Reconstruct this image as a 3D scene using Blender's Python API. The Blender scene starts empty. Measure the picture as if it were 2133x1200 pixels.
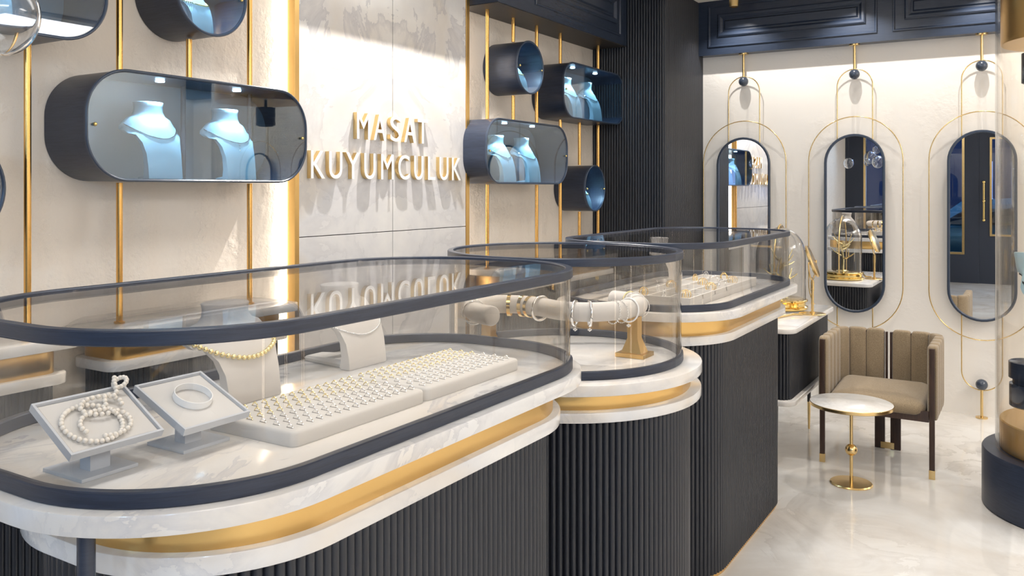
import bpy, bmesh, math, random
from mathutils import Vector, Matrix
from mathutils.bvhtree import BVHTree
random.seed(7)
PI = math.pi
scene = bpy.context.scene
COL = scene.collection

# ------------------------------------------------------------------ camera
cam_d = bpy.data.cameras.new('camera')
cam = bpy.data.objects.new('camera', cam_d)
COL.objects.link(cam)
cam_d.sensor_width = 36.0
cam_d.lens = 1770.0 / 2133.0 * 36.0
cam_d.shift_y = -(600.0 - 392.4) / 2133.0
cam_d.clip_start = 0.02
cam.location = (0, 0, 1.5)
cam.rotation_euler = (PI / 2, 0, math.radians(31.6))
scene.camera = cam

# ------------------------------------------------------------------ view
vs = scene.view_settings
vs.view_transform = 'Standard'
vs.look = 'None'
vs.exposure = 0.32
vs.gamma = 1.0
vs.use_curve_mapping = False

# ------------------------------------------------------------------ world (blue evening sky outside)
world = bpy.data.worlds.new('world')
scene.world = world
world.use_nodes = True
world.node_tree.nodes['Background'].inputs[0].default_value = (0.16, 0.30, 0.52, 1)
world.node_tree.nodes['Background'].inputs[1].default_value = 1.6


# ------------------------------------------------------------------ lights
def area(name, loc, rot, sx, sy, power, color=(1, 1, 1)):
    l = bpy.data.lights.new(name, 'AREA')
    l.shape = 'RECTANGLE'; l.size = sx; l.size_y = sy
    l.energy = power; l.color = color
    o = bpy.data.objects.new(name, l); COL.objects.link(o)
    o.location = loc; o.rotation_euler = rot
    return o


def spot(name, loc, target, power, angle=70, blend=0.4, color=(1, 1, 1), radius=0.012):
    l = bpy.data.lights.new(name, 'SPOT')
    l.energy = power; l.color = color; l.spot_size = math.radians(angle); l.spot_blend = blend
    l.shadow_soft_size = radius
    o = bpy.data.objects.new(name, l); COL.objects.link(o)
    o.location = loc
    o.rotation_euler = (Vector(target) - Vector(loc)).to_track_quat('-Z', 'Y').to_euler()
    return o


WARM = (1.0, 0.955, 0.90)
NEUT = (1.0, 0.975, 0.945)
COOL = (0.68, 0.87, 1.0)
CEIL = 2.92
area('ceiling_fill_lamp', (2.40, -0.4, CEIL - 0.05), (0, 0, 0), 1.2, 2.8, 84, NEUT)  # these three area lamps are added room fill, not known fittings
area('ceiling_fill_lamp', (2.40, 4.7, CEIL - 0.05), (0, 0, 0), 1.2, 2.2, 62, NEUT)
area('ceiling_fill_lamp', (-1.2, 2.6, CEIL - 0.05), (0, 0, 0), 0.5, 4.6, 26, NEUT)
for x_ in (-2.1, -0.3, 1.6):  # added blue fill spots, standing in for light from the shop window
    spot('blue_fill_lamp', (x_, -2.45, 2.35), (x_ * .3 - 1.1, 1.2, 0.9), 45, 110, 0.9, (0.45, 0.70, 1.0), 0.08)
# spot washing the marble sign panel
spot('sign_spot_lamp', (-2.43, 3.2, 2.86), (-2.60, 3.2, 1.6), 150, 120, 0.5, WARM, 0.006)
# spots in front of the rear soffit
SPOT_X = (-1.85, -1.068, -0.286, 0.496, 1.278)
for sx_ in SPOT_X:
    spot('rear_spot_lamp', (sx_, 6.066, 2.80), (sx_, 6.30, 1.2), 17, 125, 0.6, WARM, 0.008)
# spots washing the counters
for (x_, y_, p_) in ((-1.2, 0.9, 19), (-1.2, 1.9, 19), (-1.2, 3.0, 17), (-1.2, 4.0, 18), (-0.3, 4.9, 38)):
    spot('counter_spot_lamp', (x_, y_, 2.86), (x_ - 0.1, y_ + 0.1, 1.0), p_ * 1.0, 80, 0.8, NEUT, 0.03)

# ------------------------------------------------------------------ materials
MATS = {}


def mat(name, color=(0.8, 0.8, 0.8), rough=0.5, metal=0.0, spec=0.5, coat=0.0):
    m = bpy.data.materials.new(name); m.use_nodes = True
    b = m.node_tree.nodes['Principled BSDF']
    b.inputs['Base Color'].default_value = (*color, 1)
    b.inputs['Roughness'].default_value = rough
    b.inputs['Metallic'].default_value = metal
    b.inputs['Specular IOR Level'].default_value = spec
    b.inputs['Coat Weight'].default_value = coat
    b.inputs['Coat Roughness'].default_value = 0.06
    MATS[name] = m
    return m


def N(m, typ, **kw):
    n = m.node_tree.nodes.new(typ)
    for k, v in kw.items():
        setattr(n, k, v)
    return n


def L(m, a, b):
    m.node_tree.links.new(a, b)


def coords(m, scale=(1, 1, 1), kind='Object'):
    tc = N(m, 'ShaderNodeTexCoord'); mp = N(m, 'ShaderNodeMapping')
    mp.inputs['Scale'].default_value = scale
    L(m, tc.outputs[kind], mp.inputs['Vector'])
    return mp.outputs['Vector']


def noise(m, vec, scale, detail=4, rough=0.5, dist=0.0):
    n = N(m, 'ShaderNodeTexNoise')
    n.inputs['Scale'].default_value = scale; n.inputs['Detail'].default_value = detail
    n.inputs['Roughness'].default_value = rough; n.inputs['Distortion'].default_value = dist
    L(m, vec, n.inputs['Vector'])
    return n


def ramp(m, fac, stops):
    r = N(m, 'ShaderNodeValToRGB')
    el = r.color_ramp.elements
    while len(el) < len(stops): el.new(0.5)
    for e, (p, c) in zip(el, stops):
        e.position = p; e.color = (*c, 1) if len(c) == 3 else c
    L(m, fac, r.inputs['Fac'])
    return r


def mixc(m, fac, a, b, mode='MIX'):
    x = N(m, 'ShaderNodeMix', data_type='RGBA', blend_type=mode)
    for s, v in ((x.inputs[0], fac), (x.inputs[6], a), (x.inputs[7], b)):
        if hasattr(v, 'is_output'): L(m, v, s)
        elif isinstance(v, (int, float)): s.default_value = v
        else: s.default_value = (*v, 1)
    return x.outputs[2]


def bump(m, height, strength=0.3, dist=0.01):
    b = N(m, 'ShaderNodeBump')
    b.inputs['Strength'].default_value = strength; b.inputs['Distance'].default_value = dist
    L(m, height, b.inputs['Height'])
    L(m, b.outputs['Normal'], m.node_tree.nodes['Principled BSDF'].inputs['Normal'])


def bsdf(m): return m.node_tree.nodes['Principled BSDF']


def marble(name, base, cloud, vein, warm, scale=1.0, rough=0.12, mirror=False, vein_amt=0.6, w=0.0, an=(1, 1, 1)):
    m = mat(name, base, rough)
    if mirror:
        tc = N(m, 'ShaderNodeTexCoord'); ab = N(m, 'ShaderNodeVectorMath', operation='ABSOLUTE')
        L(m, tc.outputs['Object'], ab.inputs[0])
        mp = N(m, 'ShaderNodeMapping'); mp.inputs['Scale'].default_value = (scale,) * 3
        mp.inputs['Location'].default_value = (w, w * 1.7, w * .6)
        L(m, ab.outputs[0], mp.inputs['Vector']); v = mp.outputs['Vector']
    else:
        v = coords(m, tuple(scale * a for a in an))
    n1 = noise(m, v, 1.6, 6, 0.62, 0.8)
    n2 = noise(m, v, 3.1, 8, 0.6, 1.4)
    n3 = noise(m, v, 0.9, 4, 0.5, 0.5)
    c1 = ramp(m, n1.outputs['Fac'], [(0.38, base), (0.62, cloud), (0.78, base)])
    # thin veins where the noise crosses its middle value
    v1 = ramp(m, n2.outputs['Fac'], [(0.40, (0, 0, 0)), (0.492, (.8, .8, .8)), (0.5, (1, 1, 1)), (0.506, (0, 0, 0))])
    v2 = ramp(m, n3.outputs['Fac'], [(0.44, (0, 0, 0)), (0.49, (1, 1, 1)), (0.495, (1, 1, 1)), (0.60, (0, 0, 0))])
    mask = noise(m, v, 1.1, 2, 0.5, 0)
    mk = ramp(m, mask.outputs['Fac'], [(0.42, (0, 0, 0)), (0.62, (1, 1, 1))])
    f1 = N(m, 'ShaderNodeMath', operation='MULTIPLY'); L(m, v1.outputs[0], f1.inputs[0]); L(m, mk.outputs[0], f1.inputs[1])
    f1b = N(m, 'ShaderNodeMath', operation='MULTIPLY'); L(m, f1.outputs[0], f1b.inputs[0]); f1b.inputs[1].default_value = vein_amt
    f2 = N(m, 'ShaderNodeMath', operation='MULTIPLY'); L(m, v2.outputs[0], f2.inputs[0]); f2.inputs[1].default_value = vein_amt * 0.7
    a = mixc(m, f2.outputs[0], c1.outputs[0], warm)
    b = mixc(m, f1b.outputs[0], a, vein)
    L(m, b, bsdf(m).inputs['Base Color'])
    return m


marble('slab_marble', (0.80, 0.79, 0.775), (0.66, 0.665, 0.68), (0.42, 0.42, 0.46), (0.70, 0.62, 0.52), 1.5, 0.10, vein_amt=0.72, an=(1.5, .6, 1.2))
marble('panel_marble', (0.74, 0.72, 0.69), (0.59, 0.585, 0.60), (0.36, 0.35, 0.38), (0.60, 0.51, 0.39), 0.62, 0.14, mirror=True, vein_amt=0.55, w=3.3)
marble('floor_marble', (0.84, 0.83, 0.81), (0.66, 0.635, 0.60), (0.46, 0.42, 0.38), (0.62, 0.56, 0.49), 0.62, 0.07, vein_amt=0.7)
marble('table_marble', (0.86, 0.845, 0.82), (0.78, 0.77, 0.76), (0.5, 0.48, 0.47), (0.7, 0.64, 0.57), 4.0, 0.15, vein_amt=0.5)

m = mat('plaster', (0.82, 0.75, 0.665), 0.75)
v = coords(m)
n = noise(m, v, 38, 5, 0.6); n2 = noise(m, v, 5, 3, 0.5)
mu = N(m, 'ShaderNodeMath', operation='MULTIPLY'); L(m, n.outputs['Fac'], mu.inputs[0])
rr_ = ramp(m, n2.outputs['Fac'], [(0.42, (0.15, 0.15, 0.15)), (0.62, (1, 1, 1))]); L(m, rr_.outputs[0], mu.inputs[1])
bump(m, mu.outputs[0], 0.8, 0.014)
m = mat('plaster_pale', (0.86, 0.825, 0.775), 0.7)
v = coords(m)
n = noise(m, v, 26, 4, 0.6); n2 = noise(m, v, 3, 3, 0.5)
mu = N(m, 'ShaderNodeMath', operation='MULTIPLY'); L(m, n.outputs['Fac'], mu.inputs[0])
rr_ = ramp(m, n2.outputs['Fac'], [(0.5, (0.05, 0.05, 0.05)), (0.66, (1, 1, 1))]); L(m, rr_.outputs[0], mu.inputs[1])
bump(m, mu.outputs[0], 0.4, 0.01)


def wood(name, c1, c2, rough, axis_scale, spec=0.5, bs=0.25):
    m = mat(name, c1, rough, spec=spec)
    v = coords(m, axis_scale)
    n = noise(m, v, 6, 6, 0.65, 0.6)
    r = ramp(m, n.outputs['Fac'], [(0.35, c2), (0.6, c1)])
    L(m, r.outputs[0], bsdf(m).inputs['Base Color'])
    bump(m, n.outputs['Fac'], bs, 0.002)
    return m


wood('navy_wood', (0.026, 0.036, 0.062), (0.016, 0.022, 0.040), 0.36, (2, 2, 40))
wood('navy_lacquer', (0.026, 0.037, 0.062), (0.021, 0.030, 0.052), 0.26, (2, 2, 30), bs=0.05)
wood('fluted_wood', (0.022, 0.025, 0.033), (0.015, 0.017, 0.024), 0.36, (30, 30, 1.5), bs=0.1)
wood('soffit_underside_wood', (0.045, 0.040, 0.038), (0.030, 0.027, 0.026), 0.5, (30, 2, 2))
wood('walnut', (0.060, 0.030, 0.019), (0.034, 0.017, 0.011), 0.4, (20, 20, 1.5))
mat('mirror_frame_navy', (0.035, 0.050, 0.080), 0.32)
mat('navy_ball', (0.045, 0.060, 0.090), 0.25, coat=0.3)
mat('navy_wall', (0.020, 0.028, 0.048), 0.45)


def brass(name, c, rough):
    return mat(name, c, rough, 1.0)


brass('brushed_brass', (0.76, 0.50, 0.19), 0.30)
brass('satin_gold', (0.82, 0.60, 0.28), 0.24)
brass('rod_brass', (0.80, 0.47, 0.15), 0.26)
mat('polished_gold', (0.90, 0.66, 0.25), 0.12, 1.0)
mat('pale_gold', (0.93, 0.80, 0.45), 0.14, 1.0)
mat('polished_silver', (0.86, 0.87, 0.88), 0.10, 1.0)
mat('sign_white', (0.92, 0.91, 0.89), 0.35)
mat('velvet_grey', (0.60, 0.575, 0.55), 0.85)
mat('tray_pad', (0.60, 0.59, 0.58), 0.8)
mat('tray_frame', (0.52, 0.55, 0.60), 0.35)
mat('ring_tray', (0.62, 0.60, 0.575), 0.75)
mat('porcelain', (0.88, 0.89, 0.90), 0.12, coat=0.4)
mat('bead_cream', (0.82, 0.78, 0.72), 0.35)
mat('case_bust', (0.36, 0.52, 0.60), 0.30, coat=0.3)
mat('black_metal', (0.015, 0.015, 0.018), 0.4)
mat('dark_gap', (0.02, 0.018, 0.016), 0.8)
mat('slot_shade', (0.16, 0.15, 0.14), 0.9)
m = mat('fabric', (0.30, 0.225, 0.14), 0.95)
v = coords(m); n = noise(m, v, 260, 3, 0.7); n2 = noise(m, v, 30, 3, 0.6)
r = ramp(m, n.outputs['Fac'], [(0.3, (0.20, 0.145, 0.085)), (0.7, (0.37, 0.285, 0.18))])
L(m, r.outputs[0], bsdf(m).inputs['Base Color'])
bump(m, n.outputs['Fac'], 0.5, 0.002)
bsdf(m).inputs['Sheen Weight'].default_value = 0.3
mat('leaf_green', (0.03, 0.16, 0.03), 0.5)
mat('car_paint', (0.06, 0.16, 0.22), 0.15, 0.6, coat=0.8)
mat('tyre', (0.01, 0.01, 0.01), 0.7)
mat('asphalt', (0.04, 0.05, 0.07), 0.6)
mat('street_wall', (0.03, 0.04, 0.10), 0.7)
mat('ceiling_paint', (0.80, 0.76, 0.70), 0.8)


def emis(name, c, s):
    m = mat(name, c, 0.5)
    bsdf(m).inputs['Emission Color'].default_value = (*c, 1)
    bsdf(m).inputs['Emission Strength'].default_value = s
    return m


emis('led_cool', (0.8, 0.93, 1.0), 14)
emis('led_warm', (1.0, 0.92, 0.80), 7)
emis('lamp_face', (1.0, 0.93, 0.82), 20)
emis('lit_window', (0.45, 0.60, 1.0), 1.2)


def glass(name, tint=(0.96, 0.955, 0.95), r0=0.05, rough=0.0, power=5.0, k=1.0):
    m = bpy.data.materials.new(name); m.use_nodes = True
    nt = m.node_tree; nt.nodes.clear()
    out = nt.nodes.new('ShaderNodeOutputMaterial')
    tr = nt.nodes.new('ShaderNodeBsdfTransparent'); tr.inputs[0].default_value = (*tint, 1)
    gl = nt.nodes.new('ShaderNodeBsdfGlossy'); gl.inputs['Roughness'].default_value = rough
    geo = nt.nodes.new('ShaderNodeNewGeometry')
    dot = nt.nodes.new('ShaderNodeVectorMath'); dot.operation = 'DOT_PRODUCT'
    L(m, geo.outputs['Incoming'], dot.inputs[0]); L(m, geo.outputs['Normal'], dot.inputs[1])
    ab = nt.nodes.new('ShaderNodeMath'); ab.operation = 'ABSOLUTE'; L(m, dot.outputs['Value'], ab.inputs[0])
    su = nt.nodes.new('ShaderNodeMath'); su.operation = 'SUBTRACT'; su.inputs[0].default_value = 1; L(m, ab.outputs[0], su.inputs[1])
    pw = nt.nodes.new('ShaderNodeMath'); pw.operation = 'POWER'; pw.inputs[1].default_value = power; L(m, su.outputs[0], pw.inputs[0])
    ma = nt.nodes.new('ShaderNodeMath'); ma.operation = 'MULTIPLY_ADD'
    ma.inputs[1].default_value = (1 - r0) * k; ma.inputs[2].default_value = r0; L(m, pw.outputs[0], ma.inputs[0])
    mx = nt.nodes.new('ShaderNodeMixShader')
    L(m, ma.outputs[0], mx.inputs[0]); L(m, tr.outputs[0], mx.inputs[1]); L(m, gl.outputs[0], mx.inputs[2])
    L(m, mx.outputs[0], out.inputs['Surface'])
    MATS[name] = m
    return m


glass('vitrine_glass', (0.98, 0.97, 0.955), 0.038)
glass('vitrine_top_glass', (0.99, 0.985, 0.98), 0.03, k=0.68)
glass('case_glass', (0.78, 0.90, 0.98), 0.10)
glass('dome_glass', (0.97, 0.97, 0.97), 0.04, power=3.0)
m = mat('globe_glass', (0.96, 0.98, 1.0), 0.0)
bsdf(m).inputs['Transmission Weight'].default_value = 1.0
bsdf(m).inputs['IOR'].default_value = 1.45
glass('car_glass', (0.3, 0.4, 0.45), 0.2)
glass('window_glass', (0.9, 0.95, 1.0), 0.05)
m = mat('mirror_silver', (0.93, 0.94, 0.95), 0.0, 1.0)
mat('case_back', (0.13, 0.17, 0.22), 0.35)


# ------------------------------------------------------------------ geometry helpers
def rr(cx, cy, hx, hy, r, n=10):
    r = max(0.0005, min(r, hx, hy)); pts = []
    for (sx, sy, a0) in ((1, 1, 0), (-1, 1, 90), (-1, -1, 180), (1, -1, 270)):
        for i in range(n + 1):
            a = math.radians(a0 + 90 * i / n)
            pts.append((cx + sx * (hx - r) + r * math.cos(a), cy + sy * (hy - r) + r * math.sin(a)))
    return pts


def circ(cx, cy, r, n=48):
    return [(cx + r * math.cos(2 * PI * i / n), cy + r * math.sin(2 * PI * i / n)) for i in range(n)]


def loft(bm, rings, cap0=True, cap1=True, loop=False):
    vs_ = [[bm.verts.new(p) for p in ring] for ring in rings]
    n = len(rings[0]); k = len(rings)
    for i in range(k if loop else k - 1):
        a, b = vs_[i], vs_[(i + 1) % k]
        for j in range(n):
            bm.faces.new((a[j], a[(j + 1) % n], b[(j + 1) % n], b[j]))
    if not loop:
        if cap0: bm.faces.new(list(reversed(vs_[0])))
        if cap1: bm.faces.new(vs_[-1])
    return bm


def slab_bm(f, z0, z1, b=0.003, bm=None):
    """f(offset) gives the outline grown by offset"""
    bm = bm or bmesh.new()
    R = [(-b, z0), (-b * .3, z0 + b * .3), (0, z0 + b), (0, z1 - b), (-b * .3, z1 - b * .3), (-b, z1)]
    loft(bm, [[(x, y, z) for x, y in f(o)] for o, z in R])
    return bm


def band_bm(f, w, z0, z1, b=0.002, bm=None):
    """closed frame with outer outline f(0), wall thickness w"""
    bm = bm or bmesh.new()
    R = [(-b, z0), (0, z0 + b), (0, z1 - b), (-b, z1), (-w + b, z1), (-w, z1 - b), (-w, z0 + b), (-w + b, z0)]
    loft(bm, [[(x, y, z) for x, y in f(o)] for o, z in R], loop=True)
    return bm


def box(bm, x0, x1, y0, y1, z0, z1, b=0.0):
    if b <= 0:
        vs_ = [bm.verts.new(p) for p in ((x0, y0, z0), (x1, y0, z0), (x1, y1, z0), (x0, y1, z0), (x0, y0, z1), (x1, y0, z1), (x1, y1, z1), (x0, y1, z1))]
        for f in ((3, 2, 1, 0), (4, 5, 6, 7), (0, 1, 5, 4), (1, 2, 6, 5), (2, 3, 7, 6), (3, 0, 4, 7)):
            bm.faces.new([vs_[i] for i in f])
    else:
        cx, cy, hx, hy = (x0 + x1) / 2, (y0 + y1) / 2, (x1 - x0) / 2, (y1 - y0) / 2
        slab_bm(lambda o: rr(cx, cy, hx + o, hy + o, b + o if b + o > 0.0006 else 0.0006, 3), z0, z1, b * .6, bm)
    return bm


def tube(bm, pts, r, closed=False, n=10, flat=None, caps=True):
    P = [Vector(p) for p in pts]; k = len(P)
    T = []
    for i in range(k):
        a = P[(i - 1) % k] if closed or i > 0 else P[i]
        b = P[(i + 1) % k] if closed or i < k - 1 else P[i]
        T.append((b - a).normalized())
    ref = Vector((0, 0, 1))
    if abs(T[0].dot(ref)) > 0.95: ref = Vector((1, 0, 0))
    u = (ref - T[0] * ref.dot(T[0])).normalized()
    rings = []
    for i in range(k):
        u = (u - T[i] * u.dot(T[i])).normalized()
        w = T[i].cross(u)
        rad = r[i] if isinstance(r, (list, tuple)) else r
        rings.append([tuple(P[i] + u * (rad * math.cos(2 * PI * j / n)) + w * ((flat or 1) * rad * math.sin(2 * PI * j / n))) for j in range(n)])
    loft(bm, rings, caps and not closed, caps and not closed, closed)
    return bm


def lathe(bm, prof, cx=0, cy=0, n=48, cap0=True, cap1=True, loop=False):
    loft(bm, [[(cx + r * math.cos(2 * PI * j / n), cy + r * math.sin(2 * PI * j / n), z) for j in range(n)] for r, z in prof], cap0, cap1, loop)
    return bm


def sphere(bm, c, r, u=16, v=10, sc=(1, 1, 1)):
    ret = bmesh.ops.create_uvsphere(bm, u_segments=u, v_segments=v, radius=r)
    for vv in ret['verts']:
        vv.co = Vector((vv.co.x * sc[0], vv.co.y * sc[1], vv.co.z * sc[2])) + Vector(c)
    return bm


def link_mesh(name, bm, m, parent=None, origin=None, smooth=35, kind=None):
    bmesh.ops.recalc_face_normals(bm, faces=bm.faces)
    o0 = Vector((0, 0, 0))
    if parent is not None: o0 = WORLD[parent.name]
    elif origin is not None: o0 = Vector(origin)
    else:
        xs = [v.co for v in bm.verts]
        o0 = Vector(((min(v.x for v in xs) + max(v.x for v in xs)) / 2, (min(v.y for v in xs) + max(v.y for v in xs)) / 2, min(v.z for v in xs)))
    bmesh.ops.translate(bm, verts=bm.verts, vec=-o0)
    me = bpy.data.meshes.new(name); bm.to_mesh(me); bm.free()
    ml = m if isinstance(m, (list, tuple)) else [m]
    for k in ml: me.materials.append(MATS[k])
    if smooth:
        me.polygons.foreach_set('use_smooth', [True] * len(me.polygons))
        me.set_sharp_from_angle(angle=math.radians(smooth))
    o = bpy.data.objects.new(name, me); COL.objects.link(o)
    WORLD[o.name] = o0.copy()
    if parent is not None:
        o.parent = parent
    else:
        o.location = o0
    if kind: o['kind'] = kind
    return o


WORLD = {}


def thing(name, loc, label, cat, group=None):
    o = bpy.data.objects.new(name, None); COL.objects.link(o)
    o.empty_display_size = 0.05
    o.location = loc; WORLD[o.name] = Vector(loc)
    tag(o, label, cat, group)
    return o


def tag(o, label, cat, group=None):
    o['label'] = label; o['category'] = cat
    if group: o['group'] = group
    return o


def copy_tree(o, loc=None, label=None, group=None, rz=None, parent=None):
    c = o.copy(); COL.objects.link(c)
    if parent is not None: c.parent = parent
    if loc is not None: c.location = loc
    if rz is not None: c.rotation_euler = (c.rotation_euler.x, c.rotation_euler.y, rz)
    if label: c['label'] = label
    if group: c['group'] = group
    for ch in o.children: copy_tree(ch, parent=c)
    return c


def struct(name, bm, m, **kw): return link_mesh(name, bm, m, kind='structure', **kw)


# fluted outline: half-round ribs along the outline
def fluted(outline_pts, pitch=0.02, depth=0.007, sub=6):
    P = [Vector((x, y)) for x, y in outline_pts]
    k = len(P); seg = [(P[(i + 1) % k] - P[i]).length for i in range(k)]; tot = sum(seg)
    nr = max(8, round(tot / pitch)); n = nr * sub
    area2 = sum(P[i].x * P[(i + 1) % k].y - P[(i + 1) % k].x * P[i].y for i in range(k))
    sg = 1 if area2 > 0 else -1
    out = []; i = 0; acc = 0.0
    for j in range(n):
        s = tot * j / n
        while acc + seg[i] < s: acc += seg[i]; i += 1
        t = (s - acc) / seg[i] if seg[i] > 0 else 0
        p = P[i].lerp(P[(i + 1) % k], t)
        # smoothed normal
        s2 = 0.012
        def at(d):
            ss = (s + d) % tot; a = 0; q = 0
            while a + seg[q] < ss: a += seg[q]; q = (q + 1) % k
            return P[q].lerp(P[(q + 1) % k], (ss - a) / seg[q] if seg[q] > 0 else 0)
        if j % sub == 0:
            tg0 = (at(s2) - at(-s2)).normalized(); nrm0 = Vector((tg0.y, -tg0.x)) * sg
        ph = (j % sub) / sub
        hgt = math.sqrt(max(0, 1 - (2 * ph - 1) ** 2))
        tg = (at(s2) - at(-s2)).normalized(); nrm = Vector((tg.y, -tg.x)) * sg
        out.append(tuple(p + nrm * (depth * (hgt - 1))))
    return out


def fluted_bm(f, z0, z1, pitch=0.02, depth=0.008, bm=None, sub=6):
    bm = bm or bmesh.new()
    o = fluted(f(0), pitch, depth, sub)
    loft(bm, [[(x, y, z0) for x, y in o], [(x, y, z1) for x, y in o]])
    return bm


# ------------------------------------------------------------------ room
WL = -2.74; WB = 6.386; WR = 3.2; WF = -2.6
bm = bmesh.new(); box(bm, WL - .1, WR + .1, WF - .1, WB + .1, -0.1, 0); struct('floor', bm, 'floor_marble', origin=(0, 0, 0), smooth=0)
bm = bmesh.new(); box(bm, WL - .1, WR + .1, WF - .1, WB + .1, CEIL, CEIL + .1); struct('ceiling', bm, 'ceiling_paint', smooth=0)
bm = bmesh.new(); box(bm, WL - .1, WL, WF, WB, 0, CEIL); struct('wall_left', bm, 'plaster', origin=(0, 0, 0), smooth=0)
bm = bmesh.new(); box(bm, WL, WR, WB, WB + .1, 0, CEIL); struct('wall_back', bm, 'plaster_pale', origin=(0, 0, 0), smooth=0)
bm = bmesh.new(); box(bm, WR, WR + .1, WF, WB, 0, CEIL); struct('wall_right', bm, 'plaster_pale', origin=(0, 0, 0), smooth=0)
# front wall with a wide shop window and a glazed door
bm = bmesh.new()
box(bm, WL, WR, WF - .1, WF, 2.45, CEIL)
box(bm, WL, -2.45, WF - .1, WF, 0, 2.45)
box(bm, -2.45, -0.95, WF - .1, WF, 0, 0.45)
box(bm, -0.95, -0.75, WF - .1, WF, 0, 2.45)
box(bm, 0.35, 0.55, WF - .1, WF, 0, 2.45)
box(bm, 0.55, 3.0, WF - .1, WF, 0, 0.45)
box(bm, 3.0, WR, WF - .1, WF, 0, 2.45)
struct('wall_front', bm, 'navy_wall', smooth=0)


def window(nm, x0, x1, z0, z1, frame='satin_gold'):
    bm = bmesh.new(); w = .035
    box(bm, x0, x0 + w, WF - .08, WF + .01, z0, z1); box(bm, x1 - w, x1, WF - .08, WF + .01, z0, z1)
    box(bm, x0 + w, x1 - w, WF - .08, WF + .01, z0, z0 + w); box(bm, x0 + w, x1 - w, WF - .08, WF + .01, z1 - w, z1)
    o = struct(nm, bm, frame, smooth=0)
    bm = bmesh.new(); box(bm, x0 + w, x1 - w, WF - .05, WF - .04, z0 + w, z1 - w)
    link_mesh('glass_pane', bm, 'window_glass', o, smooth=0)
    return o


window('window_1', -2.45, -0.95, 0.45, 2.45)
window('window_2', 0.55, 3.0, 0.45, 2.45)
# door with large pane
bm = bmesh.new()
box(bm, -0.75, -0.60, WF - .07, WF - .02, 0, 2.45); box(bm, 0.20, 0.35, WF - .07, WF - .02, 0, 2.45)
box(bm, -0.60, 0.20, WF - .07, WF - .02, 0, 0.75); box(bm, -0.60, 0.20, WF - .07, WF - .02, 2.3, 2.45)
d = struct('door_1', bm, 'navy_wall', smooth=0)
bm = bmesh.new()
box(bm, -0.60, -0.57, WF - .06, WF, 0.75, 2.3); box(bm, 0.17, 0.20, WF - .06, WF, 0.75, 2.3)
box(bm, -0.57, 0.17, WF - .06, WF, 0.75, 0.78); box(bm, -0.57, 0.17, WF - .06, WF, 2.27, 2.3)
link_mesh('pane_frame', bm, 'satin_gold', d, smooth=0)
bm = bmesh.new(); box(bm, -0.57, 0.17, WF - .05, WF - .045, 0.78, 2.27); link_mesh('glass_pane', bm, 'window_glass', d, smooth=0)
bm = bmesh.new(); tube(bm, [(-0.68, WF + .05, 1.0), (-0.68, WF + .05, 1.6)], .014)
for z in (1.08, 1.52): tube(bm, [(-0.68, WF - .02, z), (-0.68, WF + .05, z)], .01)
for z in (1.0, 1.3, 1.6): sphere(bm, (-0.68, WF + .05, z), .024, 12, 8)
link_mesh('handle', bm, 'polished_gold', d)


# soffits with raised panel mouldings
def moulding(bm, u0, u1, z0, z1, w, h, P):
    """picture-frame moulding; P(u, depth, z) -> world"""
    def ring(o, d): return [P(u0 + o, d, z0 + o), P(u1 - o, d, z0 + o), P(u1 - o, d, z1 - o), P(u0 + o, d, z1 - o)]
    loft(bm, [ring(0, -.004), ring(0, h * .5), ring(w * .25, h), ring(w * .6, h), ring(w, h * .2), ring(w, -.004)], loop=True)


def fascia_panels(bm, spans, P):
    for (a, b) in spans:
        moulding(bm, a, b, 2.565, 2.885, .018, .010, P)
        moulding(bm, a + .075, b - .075, 2.64, 2.815, .040, .020, P)
        # raised field
        o = [(a + .135, b - .135, 2.70, 2.755, .0, .012)]
        for (u0, u1, z0, z1, d0, d1) in o:
            loft(bm, [[P(u0 - .012, -.004, z0 - .012), P(u1 + .012, -.004, z0 - .012), P(u1 + .012, -.004, z1 + .012), P(u0 - .012, -.004, z1 + .012)],
                      [P(u0, d1, z0), P(u1, d1, z0), P(u1, d1, z1), P(u0, d1, z1)]])


SB = 2.51
bm = bmesh.new()
box(bm, WL, -2.47, 3.87, 5.57, SB, CEIL)
s1 = struct('trim_1', bm, 'navy_lacquer', smooth=0)
bm = bmesh.new(); fascia_panels(bm, [(4.27, 5.46)], lambda u, d_, z: (-2.47 + d_, u, z))
link_mesh('panel_moulding', bm, 'navy_lacquer', s1, smooth=20)
bm = bmesh.new(); box(bm, WL + .002, -2.475, 3.872, 5.565, SB - .004, SB - .0005); link_mesh('underside', bm, 'soffit_underside_wood', s1, smooth=0)
bm = bmesh.new(); box(bm, WL, -2.518, 2.571, 3.87, 2.60, CEIL); struct('trim_2', bm, 'navy_lacquer', smooth=0)
bm = bmesh.new(); box(bm, WL, -2.47, WF, 2.571, SB, CEIL); s1 = struct('trim_3', bm, 'navy_lacquer', smooth=0)
bm = bmesh.new(); fascia_panels(bm, [(1.27, 2.46), (-.03, 1.17), (-1.33, -.13)], lambda u, d_, z: (-2.47 + d_, u, z))
link_mesh('panel_moulding', bm, 'navy_lacquer', s1, smooth=20)
bm = bmesh.new(); box(bm, -2.19, WR, 6.286, WB, SB, CEIL); s1 = struct('trim_4', bm, 'navy_lacquer', smooth=0)
bm = bmesh.new(); fascia_panels(bm, [(-2.116, -.921), (-.825, .37), (.466, 1.66), (1.756, 2.95)], lambda u, d_, z: (u, 6.286 - d_, z))
link_mesh('panel_moulding', bm, 'navy_lacquer', s1, smooth=20)

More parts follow.
